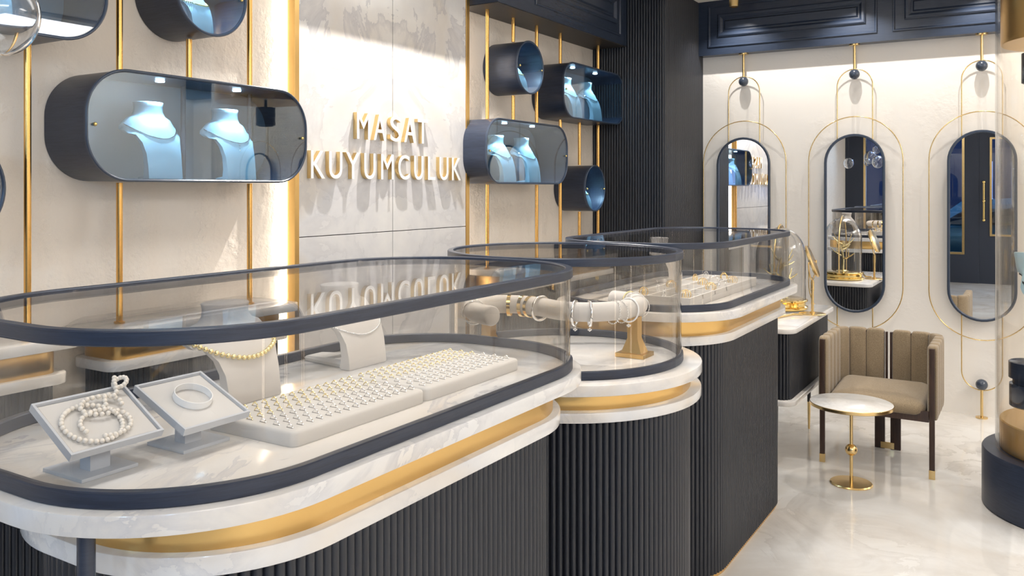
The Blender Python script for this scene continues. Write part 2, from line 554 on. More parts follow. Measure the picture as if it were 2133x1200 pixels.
# fluted corner column
bm = bmesh.new()
f = lambda o: [(WL, 5.57)] + [(-2.19 - .05 + .05 * math.cos(a), 5.57 + .05 + .05 * math.sin(a)) for a in [math.radians(-90 + 10 * i) for i in range(10)]] + [(-2.19, WB), (WL, WB)]
fluted_bm(f, 0, CEIL, 0.0205, 0.010, bm, sub=8)
tag(link_mesh('fluted_column', bm, 'fluted_wood', smooth=50), 'dark navy fluted square column filling the corner where the walls meet', 'column')

# ------------------------------------------------------------------ marble sign panel
PY0, PY1, PX = 2.571, 3.870, -2.66
panel = thing('marble_wall_panel', (PX, 3.217, 1.2915), 'bookmatched white marble wall panel with grey veins and brass edges behind the shop sign', 'wall panel')
g = .0018
for (a, b) in ((2.596, 3.217), (3.217, 3.840)):
    for (c, dd) in ((0.0, 1.2915), (1.2915, 2.60)):
        bm = bmesh.new(); box(bm, PX - .012, PX, a + g, b - g, c + g, dd - g, .0012)
        link_mesh('marble_tile', bm, 'panel_marble', panel, smooth=0)
bm = bmesh.new(); box(bm, WL, PX - .012, 2.60, 3.835, 0, 2.60); link_mesh('backing', bm, 'dark_gap', panel, smooth=0)
for (a, b) in ((PY0, 2.596), (3.840, PY1)):
    bm = bmesh.new()
    box(bm, WL + .036, PX + .004, a, b, 0, 2.60, .001)
    link_mesh('brass_edge', bm, 'brushed_brass', panel, smooth=0)
for (a, b) in ((PY0 - .006, PY0 + .02), (PY1 - .02, PY1 + .006)):
    bm = bmesh.new(); box(bm, WL, WL + .034, a, b, 0, 2.6)
    link_mesh('light_strip', bm, 'led_warm', panel, smooth=0)


# ------------------------------------------------------------------ sign letters
def text_bm(ch, y0, y1, z0, z1, x0, x1, off=0.0):
    cu = bpy.data.curves.new('t', 'FONT'); cu.body = ch; cu.size = 1; cu.extrude = 0.5; cu.offset = off
    cu.resolution_u = 6
    to = bpy.data.objects.new('t', cu); COL.objects.link(to)
    dg = bpy.context.evaluated_depsgraph_get(); dg.update()
    me = bpy.data.meshes.new_from_object(to.evaluated_get(dg))
    bpy.data.objects.remove(to); bpy.data.curves.remove(cu)
    bm = bmesh.new(); bm.from_mesh(me); bpy.data.meshes.remove(me)
    xs = [v.co.x for v in bm.verts]; ys = [v.co.y for v in bm.verts]
    ax, bx, ay, by = min(xs), max(xs), min(ys), max(ys)
    for v in bm.verts:
        u = (v.co.x - ax) / (bx - ax); w = (v.co.y - ay) / (by - ay); t = v.co.z + .5
        v.co = Vector((x0 + t * (x1 - x0), y0 + u * (y1 - y0), z0 + w * (z1 - z0)))
    bmesh.ops.remove_doubles(bm, verts=bm.verts, dist=1e-5)
    return bm


WORDS = [('M', 2.935, 3.024, 1), ('A', 3.052, 3.137, 1), ('S', 3.171, 3.254, 1), ('A', 3.278, 3.364, 1), ('T', 3.385, 3.466, 1),
         ('K', 2.645, 2.729, 0), ('U', 2.755, 2.837, 0), ('Y', 2.863, 2.953, 0), ('U', 2.984, 3.061, 0), ('M', 3.103, 3.195, 0),
         ('C', 3.231, 3.317, 0), ('U', 3.355, 3.427, 0), ('L', 3.469, 3.530, 0), ('U', 3.568, 3.644, 0), ('K', 3.679, 3.759, 0)]
NTH = {}
for ch, a, b, top in WORDS:
    z0, z1 = (1.727, 1.849) if top else (1.543, 1.663)
    word = 'upper sign line' if top else 'lower sign line'
    key = (ch, top); NTH[key] = NTH.get(key, 0) + 1
    bm = text_bm(ch, a, b, z0, z1, PX + .0005, PX + .022, 0.0)
    nb = {('A', 1, 1): 'first letter A after the M', ('A', 1, 2): 'second letter A before the T', ('M', 1, 1): 'first letter M', ('S', 1, 1): 'letter S between two As', ('T', 1, 1): 'last letter T',
          ('K', 0, 1): 'first letter K', ('K', 0, 2): 'last letter K', ('U', 0, 1): 'letter U after the first K', ('U', 0, 2): 'letter U between Y and M', ('U', 0, 3): 'letter U between C and L',
          ('U', 0, 4): 'letter U between L and the last K', ('Y', 0, 1): 'letter Y', ('M', 0, 1): 'letter M between U and C', ('C', 0, 1): 'letter C', ('L', 0, 1): 'letter L'}[(ch, top, NTH[key])]
    o = link_mesh('sign_letter', bm, 'satin_gold', smooth=30)
    tag(o, 'raised gold %s, %s' % (nb, word), 'sign letter', 'letters of the shop sign')
    bm = text_bm(ch, a, b, z0, z1, PX + .0221, PX + .0245, 0.0)
    link_mesh('letter_face', bm, 'sign_white', o, smooth=30)


# ------------------------------------------------------------------ busts and necklaces
def bust_rings(h, wk=1.0, n=11):
    S = [(0.0, 0, -.030, .068, 0, 0), (.02, .002, -.032, .070, 0, 0), (.15, 0, -.026, .070, .001, 0), (.32, -.004, -.026, .072, .004, 0), (.46, -.012, -.032, .078, .010, 0),
         (.56, -.020, -.040, .090, .020, 0), (.64, -.028, -.050, .106, .036, 0), (.70, -.036, -.062, .114, .050, .05), (.745, -.046, -.080, .106, .046, .15),
         (.785, -.054, -.104, .082, .034, .5), (.82, -.058, -.128, .065, .03, .85), (.87, -.058, -.134, .057, .03, 1), (.94, -.055, -.138, .053, .03, 1), (.99, -.052, -.142, .055, .03, 1), (1.0, -.054, -.140, .053, .03, 1)]
    R = []
    for (z, xf, xb, w, c, e) in S:
        ring = []
        for side in (0, 1):
            for i in range(n):
                u = -1 + 2 * i / (n - 1) if side == 0 else 1 - 2 * i / (n - 1)
                uu = u * (1 - .0) if side == 0 else u * .985
                ys = uu * w
                xs = (xf - c * uu * uu) if side == 0 else (xb - c * uu * uu)
                a = (u * PI / 2) if side == 0 else (PI - u * PI / 2)
                a = a * .985
                ex = (xf + xb) / 2 + (xf - xb) / 2 * math.cos(a); ey = w * math.sin(a)
                ring.append((xs * (1 - e) + ex * e, (ys * (1 - e) + ey * e) * wk, z * h - (.012 * u * u if .6 < z < .78 else 0) * (h / .2)))
        R.append(ring)
    return R


def bust_mesh(h, wk, foot):
    bm = bmesh.new()
    loft(bm, bust_rings(h, wk))
    fb = bmesh.new()
    return bm


def make_bust(loc, h, m, label, cat='display bust', group=None, foot=.18, wk=1.0, chain=None, pend=False):
    t = thing('necklace_bust', loc, label, cat, group)
    L0 = Vector(loc)
    bm = bust_mesh(h, wk, foot); bvh = BVHTree.FromBMesh(bm)
    bmesh.ops.translate(bm, verts=bm.verts, vec=L0)
    link_mesh('torso', bm, m, t, smooth=60)
    bm = bmesh.new()
    fz = .016 if h < .25 else .012
    loft(bm, [[(x + L0.x, y + L0.y, z + L0.z) for x, y, z in r] for r in
              ([(-foot, -.03 * wk, 0), (-.036, -.052 * wk, 0), (-.036, .052 * wk, 0), (-foot, .03 * wk, 0)],
               [(-foot - .003, -.032 * wk, fz * .5), (-.036, -.054 * wk, fz * .5), (-.036, .054 * wk, fz * .5), (-foot - .003, .032 * wk, fz * .5)],
               [(-foot + .003, -.028 * wk, fz * .8), (-.036, -.050 * wk, fz * 1.3), (-.036, .050 * wk, fz * 1.3), (-foot + .003, .028 * wk, fz * .8)])])
    link_mesh('foot', bm, m, t, smooth=40)
    out = []
    if chain:
        zf, zb, kind, r, cm, clab = chain
        c = Vector((-.097, 0, 0)); pts = []
        for i in range(90):
            a = 2 * PI * i / 90
            z = zb + (zf - zb) * (((1 + math.cos(a)) / 2) ** 1.6)
            dr = Vector((math.cos(a), math.sin(a), 0))
            o = Vector((c.x, 0, z)) + dr * .4
            hit = bvh.ray_cast(o, -dr)
            p = hit[0] if hit[0] is not None else Vector((c.x, 0, z)) + dr * .05
            if (Vector((p.x, p.y, 0)) - c).length > .105: p = Vector((c.x, 0, z)) + dr * .105
            pts.append(p + dr * (r * 1.05) + L0)
        # smooth
        for _ in range(2): pts = [(pts[i - 1] + pts[i] * 2 + pts[(i + 1) % 90]) / 4 for i in range(90)]
        bm = bmesh.new()
        if kind == 'beads':
            tot = 0; seg = [(pts[(i + 1) % 90] - pts[i]).length for i in range(90)]; tot = sum(seg); nb = round(tot / (2.15 * r)); acc = 0; i = 0
            for j in range(nb):
                s = tot * j / nb
                while acc + seg[i] < s: acc += seg[i]; i += 1
                sphere(bm, pts[i].lerp(pts[(i + 1) % 90], (s - acc) / seg[i]), r, 12, 8)
        else:
            tube(bm, pts, r, True, 6)
        if pend:
            f = pts[0]
            for k, rr0 in enumerate((.0035, .003, .005)):
                sphere(bm, f + Vector((.002, 0, -.008 - .010 * k)), rr0, 8, 6)
        o = link_mesh('necklace', bm, cm, smooth=60)
        tag(o, clab, 'necklace')
    return t


# ------------------------------------------------------------------ pod display cases on the left wall
XB, XF = WL + .002, -2.505
RX = -2.62


def yz(bm, x0=0):
    for v in bm.verts: v.co = Vector((v.co.z, v.co.x, v.co.y))
    return bm


def make_case(yc, zc, hy, hz, r, label, leds, posts=(), group='wall display pods'):
    n = 14
    t = thing('display_case', (WL, yc, zc), label, 'display case', group)
    f = lambda o: rr(yc, zc, hy - .003 + o, hz - .003 + o, r + o, n)
    link_mesh('shell', yz(band_bm(f, .008, XB, XF - .006, .001)), 'navy_wood', t, smooth=40)
    f2 = lambda o: rr(yc, zc, hy + o, hz + o, r + o, n)
    link_mesh('front_rim', yz(band_bm(f2, .009, XF - .012, XF + .002, .003)), 'mirror_frame_navy', t, smooth=28)
    f3 = lambda o: rr(yc, zc, hy - .0095 + o, hz - .0095 + o, r - .01 + o, n)
    gf_ = link_mesh('glass_front', yz(slab_bm(f3, XF - .007, XF - .003, .0005)), 'case_glass', t, smooth=0)
    f4 = lambda o: rr(yc, zc, hy - .012 + o, hz - .012 + o, r - .012 + o, n)
    link_mesh('back_panel', yz(slab_bm(f4, XB, XB + .006, .0005)), 'case_back', t, smooth=0)
    for s in (-1, 1):
        bm = bmesh.new(); sphere(bm, (XF + .003, yc + s * (hy - .030), zc - .003), .0065, 12, 8)
        link_mesh('knob', bm, 'polished_gold', gf_)
    for y in posts:  # brass rods running inside the case, their lack of light painted as navy
        bm = bmesh.new(); tube(bm, [(RX - .05, y, zc - hz + .012), (RX - .05, y, zc + hz - .012)], .009, n=12); link_mesh('shaded_rod', bm, 'navy_lacquer', t)
    for y in leds:
        zt = zc + hz - .0125
        if hz - r < .01 or abs(y - yc) > hy - r: zt = zc + math.sqrt(max(0, (r - .012) ** 2 - max(0, abs(y - yc) - (hy - r)) ** 2)) + (hz - r)
        bm = bmesh.new(); lathe(bm, [(.015, zt - .006), (.0155, zt - .001)], -2.585, y, 20); link_mesh('downlight', bm, 'led_cool', t)
        spot('case_spot_lamp', (-2.585, y, zt - .010), (-2.60, y, zc - 1), 10, 115, 0.9, COOL, 0.010)
    return t


def case_bust(y, z0, h, lab, chainlab, metal, pend=False, wk=.95, foot=.11, kind='chain'):
    make_bust((-2.545, y, z0), h, 'case_bust', lab, 'display bust', 'busts inside the wall pods', foot, wk,
              (h * .52, h * .80, kind, .0016 if kind == 'chain' else .003, metal, chainlab), pend)


make_case(2.021, 1.704, .471, .183, .150, 'long rounded navy wall pod with two busts, nearest the sign letters', (1.871, 2.204), (2.03, 2.34))
case_bust(1.865, 1.5305, .270, 'pale blue bust, nearer one in the long pod beside the sign', 'fine silver chain on the nearer bust of the long pod', 'polished_silver')
case_bust(2.195, 1.5305, .270, 'pale blue bust, farther one in the long pod beside the sign', 'silver pendant necklace on the farther bust of the long pod', 'polished_silver', True)
make_case(4.277, 1.706, .467, .182, .140, 'rounded navy wall pod with two busts just past the sign panel', (4.119, 4.434))
case_bust(4.115, 1.5335, .270, 'pale blue bust, nearer one in the pod just past the sign panel', 'silver pendant necklace on a bust just past the sign panel', 'polished_silver', True)
case_bust(4.400, 1.5335, .270, 'pale blue bust, farther one in the pod just past the sign panel', 'fine silver chain on a bust just past the sign panel', 'polished_silver')
make_case(5.150, 2.127, .462, .180, .140, 'rounded navy wall pod with two busts, high beside the fluted column', (4.962, 5.296))
case_bust(4.955, 1.9565, .270, 'pale blue bust, nearer one in the high pod by the column', 'fine silver chain on the nearer bust in the high pod', 'polished_silver')
case_bust(5.255, 1.9565, .270, 'pale blue bust, farther one in the high pod by the column', 'fine silver chain on the farther bust in the high pod', 'polished_silver')
make_case(4.280, 2.205, .156, .156, .156, 'round navy wall pod below the soffit, just past the sign panel', (4.280,))
case_bust(4.270, 2.066, .190, 'small pale blue bust in the high round pod past the sign', 'gold bead necklace in the high round pod past the sign', 'polished_gold', wk=.62, kind='beads')
make_case(5.137, 1.500, .156, .156, .156, 'round navy wall pod, lowest one near the fluted column', (5.137,))
case_bust(5.120, 1.361, .190, 'small pale blue bust in the low round pod near the column', 'gold bead necklace in the low round pod near the column', 'polished_gold', wk=.62, kind='beads')
make_case(2.030, 2.200, .156, .156, .156, 'round navy wall pod above the long pod, cut by the top edge', (2.030,))
case_bust(2.020, 2.061, .190, 'small pale blue bust in the round pod above the long one', 'gold bead necklace in the round pod above the long one', 'polished_gold', wk=.62, kind='beads')
make_case(1.160, 2.130, .467, .180, .150, 'large navy wall pod at the upper left corner behind the glass globe', (.98, 1.33))
case_bust(.95, 1.9575, .270, 'pale blue bust in the pod behind the glass globe, nearer one', 'fine silver chain on the nearer bust behind the globe', 'polished_silver')
case_bust(1.30, 1.9575, .270, 'pale blue bust in the pod behind the glass globe, farther one', 'fine silver chain on the farther bust behind the globe', 'polished_silver')
make_case(1.156, 1.500, .156, .156, .156, 'round navy wall pod at the left picture edge', (1.156,))

# ------------------------------------------------------------------ brass rods
RX = -2.62
RODS = [(1.435, [(1.046, 1.948), (2.312, SB)], 'brass rod nearest the left picture edge'),
        (1.741, [(1.046, 1.519), (1.889, SB)], 'brass rod through the near end of the long pod'),
        (2.017, [(1.889, 2.042), (2.358, SB)], 'short brass rod linking the round pod to the long pod'),
        (2.297, [(1.046, 1.519), (1.889, SB)], 'brass rod through the far end of the long pod'),
        (3.994, [(1.046, 1.522), (1.890, SB)], 'brass rod just past the sign panel, nearest to it'),
        (4.272, [(1.890, 2.047), (2.363, SB)], 'brass rod through the high round pod past the sign'),
        (4.550, [(1.046, 1.522), (1.890, SB)], 'brass rod between the high round pod and high long pod'),
        (4.856, [(1.046, 1.945), (2.309, SB)], 'brass rod through the near end of the high pod by the column'),
        (5.128, [(1.046, 1.342), (1.658, 1.945)], 'brass rod between the high pod and the low round pod'),
        (5.417, [(1.046, 1.945), (2.309, SB)], 'brass rod closest to the fluted column')]
for y, segs, lab in RODS:
    bm = bmesh.new()
    a, b = segs[0]; tube(bm, [(RX, y, a), (RX, y, b)], .0105, n=14)
    t = link_mesh('brass_rod', bm, 'rod_brass', smooth=50)
    for a, b in segs[1:]:
        bm = bmesh.new(); tube(bm, [(RX, y, a), (RX, y, b)], .0105, n=14); link_mesh('upper_section', bm, 'rod_brass', t, smooth=50)
    tag(t, lab, 'rod', 'brass rods on the display wall')
    if segs[0][0] < 1.1:
        bm = bmesh.new(); lathe(bm, [(.011, 1.0465), (.0175, 1.0465), (.0175, 1.0525), (.0165, 1.0535), (.011, 1.0535)], RX, y, 20, False, False, True)
        link_mesh('foot_flange', bm, 'rod_brass', t)

# ------------------------------------------------------------------ counters
Z1 = dict(wb=.910, wt=.943, sb=1.014, st=1.046, lt=1.071, ub=1.276, ut=1.299)
Z2 = dict(wb=.839, wt=.868, sb=.914, st=.947, lt=.972, ub=1.274, ut=1.298)


def counter(label, rim, so, low, gi, Z, loc, ri=.035):
    cx, cy, hx, hy, r = rim; wx, wy, whx, why, wr = low
    t = thing('display_counter', (wx, wy, 0), label, 'display counter', 'marble and glass jewellery counters')
    nf = 18
    fr = lambda o: rr(cx, cy, hx + o, hy + o, r + o, nf)
    fs = lambda o: rr(cx, cy, hx + so + o, hy + so + o, r + so + o, nf)
    fw = lambda o: rr(wx, wy, whx + o, why + o, wr + o, nf)
    fg = lambda o: rr(wx, wy, whx - gi + o, why - gi + o, wr - gi + o, nf)
    fb = lambda o: rr(wx, wy, whx - ri + o, why - ri + o, wr - ri + o, nf)
    fp = lambda o: rr(wx, wy, whx - ri - .006 + o, why - ri - .006 + o, wr - ri - .006 + o, nf)
    link_mesh('fluted_base', fluted_bm(fb, .015, Z['wb'], .0195, .0085, sub=8), 'fluted_wood', t, smooth=50)
    link_mesh('plinth', slab_bm(fp, 0, .015, .001), 'brushed_brass', t)
    link_mesh('lower_slab', slab_bm(fw, Z['wb'], Z['wt'], .003), 'slab_marble', t, smooth=25)
    link_mesh('gold_band', slab_bm(fg, Z['wt'], Z['sb'], .0005), 'brushed_brass', t, smooth=25)
    link_mesh('upper_slab', slab_bm(fs, Z['sb'], Z['st'], .003), 'slab_marble', t, smooth=25)
    b = link_mesh('bottom_rim', band_bm(fr, .017, Z['st'], Z['lt'], .002), 'navy_wood', t, smooth=25)
    u = link_mesh('top_rim', band_bm(fr, .020, Z['ub'], Z['ut'], .002), 'navy_wood', t, smooth=25)
    fgl = lambda o: rr(cx, cy, hx - .006 + o, hy - .006 + o, r - .006 + o, nf)
    link_mesh('glass_wall', band_bm(fgl, .005, Z['lt'] - .004, Z['ub'] + .003, .0003), 'vitrine_glass', t, smooth=25)
    ftg = lambda o: rr(cx, cy, hx - .0205 + o, hy - .0205 + o, r - .0205 + o, nf)
    link_mesh('glass_top', slab_bm(ftg, Z['ut'] - .010, Z['ut'] - .004, .0003), 'vitrine_top_glass', t, smooth=0)
    return t


c1 = counter('nearest oval marble and glass counter holding the ring trays', (-1.314, 1.376, .353, .693, .295), .021, (-1.314, 1.406, .325, .634, .276), .019, Z1, None)
bm = bmesh.new(); tube(bm, [(-1.165, .722, 0), (-1.165, .722, 1.0135)], .0125, n=20)
link_mesh('support_pole', bm, 'navy_lacquer', c1)
counter('round lower marble and glass counter between two oval ones, holding bracelets', (-1.332, 2.498, .388, .388, .388), .059, (-1.335, 2.500, .447, .447, .447), .034, Z2, None)
counter('farthest oval marble and glass counter, nearest the side table', (-1.321, 3.620, .345, .695, .274), .034, (-1.350, 3.655, .355, .690, .320), .022, Z1, None)


def back_counter(label, y0, y1, sh=.05, z=Z1):
    cy, hy = (y0 + y1) / 2, (y1 - y0) / 2; x0, x1 = WL + .003, -2.49
    cx, hx = (x0 + x1) / 2, (x1 - x0) / 2
    t = thing('wall_counter', (cx, cy, 0), label, 'counter', 'shallow counters along the display wall')
    fu = lambda o: rr(cx, cy, hx + o, hy + o, .05 + o, 8)
    fl = lambda o: rr(cx - .003, cy, hx - .004 + o, hy - sh + o, .05 + o, 8)
    fg = lambda o: rr(cx - .008, cy, hx - .02 + o, hy - sh - .03 + o, .04 + o, 8)
    fb = lambda o: rr(cx - .008, cy, hx - .025 + o, hy - sh - .03 + o, .04 + o, 8)
    link_mesh('fluted_base', fluted_bm(fb, 0.0, z['wb'], .0195, .008), 'fluted_wood', t, smooth=50)
    link_mesh('lower_slab', slab_bm(fl, z['wb'], z['wt'], .003), 'slab_marble', t, smooth=25)
    link_mesh('gold_band', slab_bm(fg, z['wt'], z['sb'], .0005), 'brushed_brass', t, smooth=25)
    link_mesh('upper_slab', slab_bm(fu, z['sb'], z['st'], .003), 'slab_marble', t, smooth=25)


back_counter('shallow marble wall counter in front of the sign panel edge', 1.585, 2.455)
back_counter('shallow marble wall counter at the left picture edge', .45, 1.545, .04)
back_counter('shallow marble wall counter past the sign panel under the brass rods', 3.93, 5.50)

# ------------------------------------------------------------------ goods in the nearest counter
ZT = 1.0462
make_bust((-1.415, 1.257, ZT), .205, 'velvet_grey', 'grey velvet bust wearing a gold bead necklace beside the bangle tray', 'display bust', None, .17, 1.0,
          (.205 * .46, .205 * .80, 'beads', .0056, 'pale_gold', 'chunky gold bead necklace on the grey velvet bust'))
make_bust((-1.450, 1.655, ZT), .205, 'velvet_grey', 'grey velvet bust with a thin silver chain behind the ring trays', 'display bust', None, .19, 1.0,
          (.205 * .40, .205 * .80, 'beads', .0022, 'polished_silver', 'thin silver bead chain on the bust behind the ring trays'))


def ring_tray(y0, y1, label):
    bm = bmesh.new()
    x0, x1 = -1.330, -1.100
    f = lambda o: rr((x0 + x1) / 2, (y0 + y1) / 2, (x1 - x0) / 2 + o, (y1 - y0) / 2 + o, .016 + o, 6)
    loft(bm, [[(x, y, z) for x, y in f(o)] for o, z in ((-.001, ZT), (0, ZT + .002), (0, ZT + .022), (-.002, ZT + .026), (-.006, ZT + .028))])
    o = link_mesh('ring_tray', bm, 'ring_tray', smooth=50)
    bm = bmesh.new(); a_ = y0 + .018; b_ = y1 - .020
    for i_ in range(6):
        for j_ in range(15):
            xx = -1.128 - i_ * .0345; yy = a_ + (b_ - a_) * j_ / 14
            box(bm, xx - .0085, xx + .0085, yy - .0014, yy + .0014, ZT + .0279, ZT + .0282)  # dark strips paint the shade inside the ring slots
    link_mesh('slot_shade_strips', bm, 'slot_shade', o, smooth=0)
    tag(o, label, 'ring tray', 'padded ring trays in the nearest counter')


ring_tray(1.062, 1.440, 'cream padded ring tray nearest the bangle stand')
ring_tray(1.444, 1.826, 'cream padded ring tray at the far end of the nearest counter')


def ring_proto(m, lab, grp):
    bm = bmesh.new()
    pts = [(.0080 * math.cos(a), 0, .0080 * math.sin(a)) for a in [2 * PI * i / 16 for i in range(16)]]
    tube(bm, pts, [.0009 + .0005 * max(0, math.sin(2 * PI * i / 16)) for i in range(16)], True, 5)
    sphere(bm, (0, 0, .0085), .0019, 8, 5)
    o = link_mesh('finger_ring', bm, m, origin=(0, 0, 0), smooth=60)
    tag(o, lab, 'ring', grp)
    return o


ZR = ZT + .0262
for (ya, yb, tname) in ((1.080, 1.424, 'tray nearest the bangle stand'), (1.462, 1.806, 'tray at the counter far end')):
    for metal, rows, side in (('polished_silver', (0, 1, 2), 'silver'), ('pale_gold', (3, 4, 5), 'gold')):
        p = None
        for rrow in rows:
            for c in range(15):
                loc = (-1.128 - rrow * .0345 + random.uniform(-.0006, .0006), ya + (yb - ya) * c / 14, ZR)
                if p is None:
                    p = ring_proto(MATS and metal, '%s ring standing in the %s rows of the %s' % (side, 'front' if rows[0] == 0 else 'back', tname), '%s rings in the %s' % (side, tname))
                    p.location = loc
                else:
                    q = p.copy(); COL.objects.link(q); q.location = loc
                    q.rotation_euler = (0, 0, random.uniform(-.06, .06))


def tray_stand(yc, w, xf, zf, xb, zb_, base, stem, label):
    """square tray tipped towards the customer"""
    t = thing('tray_stand', ((base[0] + base[1]) / 2, yc, ZT), label, 'tray stand')
    bm = bmesh.new(); box(bm, base[0], base[1], base[2], base[3], ZT, ZT + .006, .001); link_mesh('base_plate', bm, 'tray_frame', t, smooth=30)
    dx, dz = xb - xf, zb_ - zf; ln = math.hypot(dx, dz); ux = Vector((dx / ln, 0, dz / ln)); nz = Vector((dz / ln, 0, -dx / ln))
    if nz.z < 0: nz = -nz
    c0 = Vector((xf, yc, zf))
    def P(a, b, d): return tuple(c0 + ux * a + Vector((0, b, 0)) + nz * d)
    th = .015
    bm = bmesh.new()
    def rg(o, d): return [P(o, -w / 2 + o, d), P(ln - o, -w / 2 + o, d), P(ln - o, w / 2 - o, d), P(o, w / 2 - o, d)]
    loft(bm, [rg(.004, -th), rg(0, -th + .002), rg(0, 0), rg(.004, 0), rg(.0045, -.006)])
    tr_ = link_mesh('tray', bm, 'tray_frame', t, smooth=20)
    bm = bmesh.new(); loft(bm, [rg(.0048, -.0055), rg(.008, -.0035)]); link_mesh('pad', bm, 'tray_pad', tr_, smooth=20)
    bm = bmesh.new(); sx0, sx1 = stem; s = .017
    def zt(x): 
        a = (x - xf) / ux.x; return zf + ux.z * a - th * abs(nz.z) - .001
    q = [(sx0, yc - s), (sx1, yc - s), (sx1, yc + s), (sx0, yc + s)]
    loft(bm, [[(x, y, ZT + .006) for x, y in q], [(x, y, zt(x)) for x, y in q]]); link_mesh('stem', bm, 'tray_frame', t, smooth=20)
    return P, ln


P1, ln1 = tray_stand(.812, .158, -1.220, 1.103, -1.328, 1.165, (-1.353, -1.246, .765, .862), (-1.300, -1.272), 'tilted grey tray on a stem holding the cream bead string')
P2, ln2 = tray_stand(.985, .138, -1.200, 1.100, -1.335, 1.157, (-1.335, -1.235, .940, 1.038), (-1.296, -1.268), 'tilted grey tray on a stem holding the white bangle')
# bangle lying in the second tray
bm = bmesh.new(); C0 = (ln2 * .52, 0.0)
prof = [(.0335, 0), (.0345, .0045), (.0330, .0125), (.0315, .0125), (.0318, .0045), (.0318, 0)]
rings = []
for i in range(40):
    a = 2 * PI * i / 40; rings.append([P2(C0[0] + r_ * math.cos(a), C0[1] + r_ * math.sin(a), -.0033 + z_) for r_, z_ in prof])
loft(bm, rings, loop=True)
tag(link_mesh('bangle', bm, 'porcelain', smooth=60), 'glossy white bangle lying in the tilted grey tray', 'bangle')
# bead string coiled in the first tray
bm = bmesh.new()
path = []
for i in range(400):
    a = i / 400
    if a < .45:
        th = -PI * 0.2 + a / .45 * 2 * PI * 1.05; u = ln1 * .42 + .047 * math.cos(th) * .9; v = -.018 + .046 * math.sin(th); lift = 0
    elif a < .66:
        th = -PI * 0.6 + (a - .45) / .21 * 2 * PI * .9; u = ln1 * .36 + .030 * math.cos(th); v = .000 + .040 * math.sin(th); lift = .002
    elif a < .80:
        th = PI * 0.9 + (a - .66) / .14 * 2 * PI * .9; u = ln1 * .66 + .021 * math.cos(th); v = .012 + .034 * math.sin(th); lift = .004
    else:
        b = (a - .80) / .20; u = ln1 * .66 + .044 * b + .010 * math.sin(b * 9); v = .020 + .046 * b; lift = .003 + .010 * b
    path.append(Vector(P1(u, v, .0015 + lift)))
last = None; br = .0041
for p in path:
    if last is None or (p - last).length >= br * 1.9:
        sphere(bm, p, br, 10, 7); last = p
for k in range(13):
    a = 2 * PI * k / 13
    sphere(bm, P1(ln1 * .95 + .009 * math.cos(a), .064 + .009 * math.sin(a), .012 + .006 * math.sin(a)), br, 8, 6)
tag(link_mesh('bead_necklace', bm, 'bead_cream', smooth=60), 'coiled string of cream round beads in the tilted grey tray', 'necklace')

# ------------------------------------------------------------------ bracelet holder in the round counter
ZC = Z2['st'] + .0003


def bez(P, k=12):
    V = [Vector(p) for p in P]; V = [V[0] * 2 - V[1]] + V + [V[-1] * 2 - V[-2]]; o = []
    for i in range(1, len(V) - 2):
        for j in range(k):
            t = j / k; a, b, c, d_ = V[i - 1], V[i], V[i + 1], V[i + 2]
            o.append(.5 * ((2 * b) + (c - a) * t + (2 * a - 5 * b + 4 * c - d_) * t * t + (3 * b - a - 3 * c + d_) * t ** 3))
    o.append(V[-2]); return o


holder = thing('bracelet_holder', (-1.20, 2.56, ZC), 'grey velvet curved bracelet bar on brass feet in the round counter', 'bracelet stand')
ZB = 1.105
bp = [(-1.43, 2.205, ZB), (-1.51, 2.24, ZB), (-1.585, 2.33, ZB), (-1.575, 2.43, ZB), (-1.49, 2.475, ZB), (-1.40, 2.46, ZB), (-1.30, 2.42, ZB), (-1.21, 2.44, ZB), (-1.145, 2.53, ZB), (-1.135, 2.65, ZB), (-1.19, 2.745, ZB), (-1.28, 2.77, ZB)]
path = bez(bp, 8); R0 = .031
rad = [R0] * len(path)
bm = bmesh.new()
dd0 = (path[0] - path[1]).normalized(); dd1 = (path[-1] - path[-2]).normalized()
pp = [path[0] + dd0 * .004] + path + [path[-1] + dd1 * .004]
tube(bm, pp, [R0 * .86] + rad + [R0 * .86], n=24)
link_mesh('velvet_bar', bm, 'velvet_grey', holder, smooth=60)
for (x, y) in ((-1.125, 2.60), (-1.575, 2.41)):
    bm = bmesh.new(); box(bm, x - .05, x + .05, y - .045, y + .045, ZC, ZC + .013, .001); link_mesh('foot_plate', bm, 'brushed_brass', holder, smooth=20)
    bm = bmesh.new()
    loft(bm, [[(x + a * .035, y + b * .03, ZC + .013) for a, b in ((-1, -1), (1, -1), (1, 1), (-1, 1))], [(x + a * .018, y + b * .018, ZC + .06) for a, b in ((-1, -1), (1, -1), (1, 1), (-1, 1))],
              [(x + a * .018, y + b * .018, ZB - R0 * .9) for a, b in ((-1, -1), (1, -1), (1, 1), (-1, 1))]])
    link_mesh('post', bm, 'brushed_brass', holder, smooth=20)


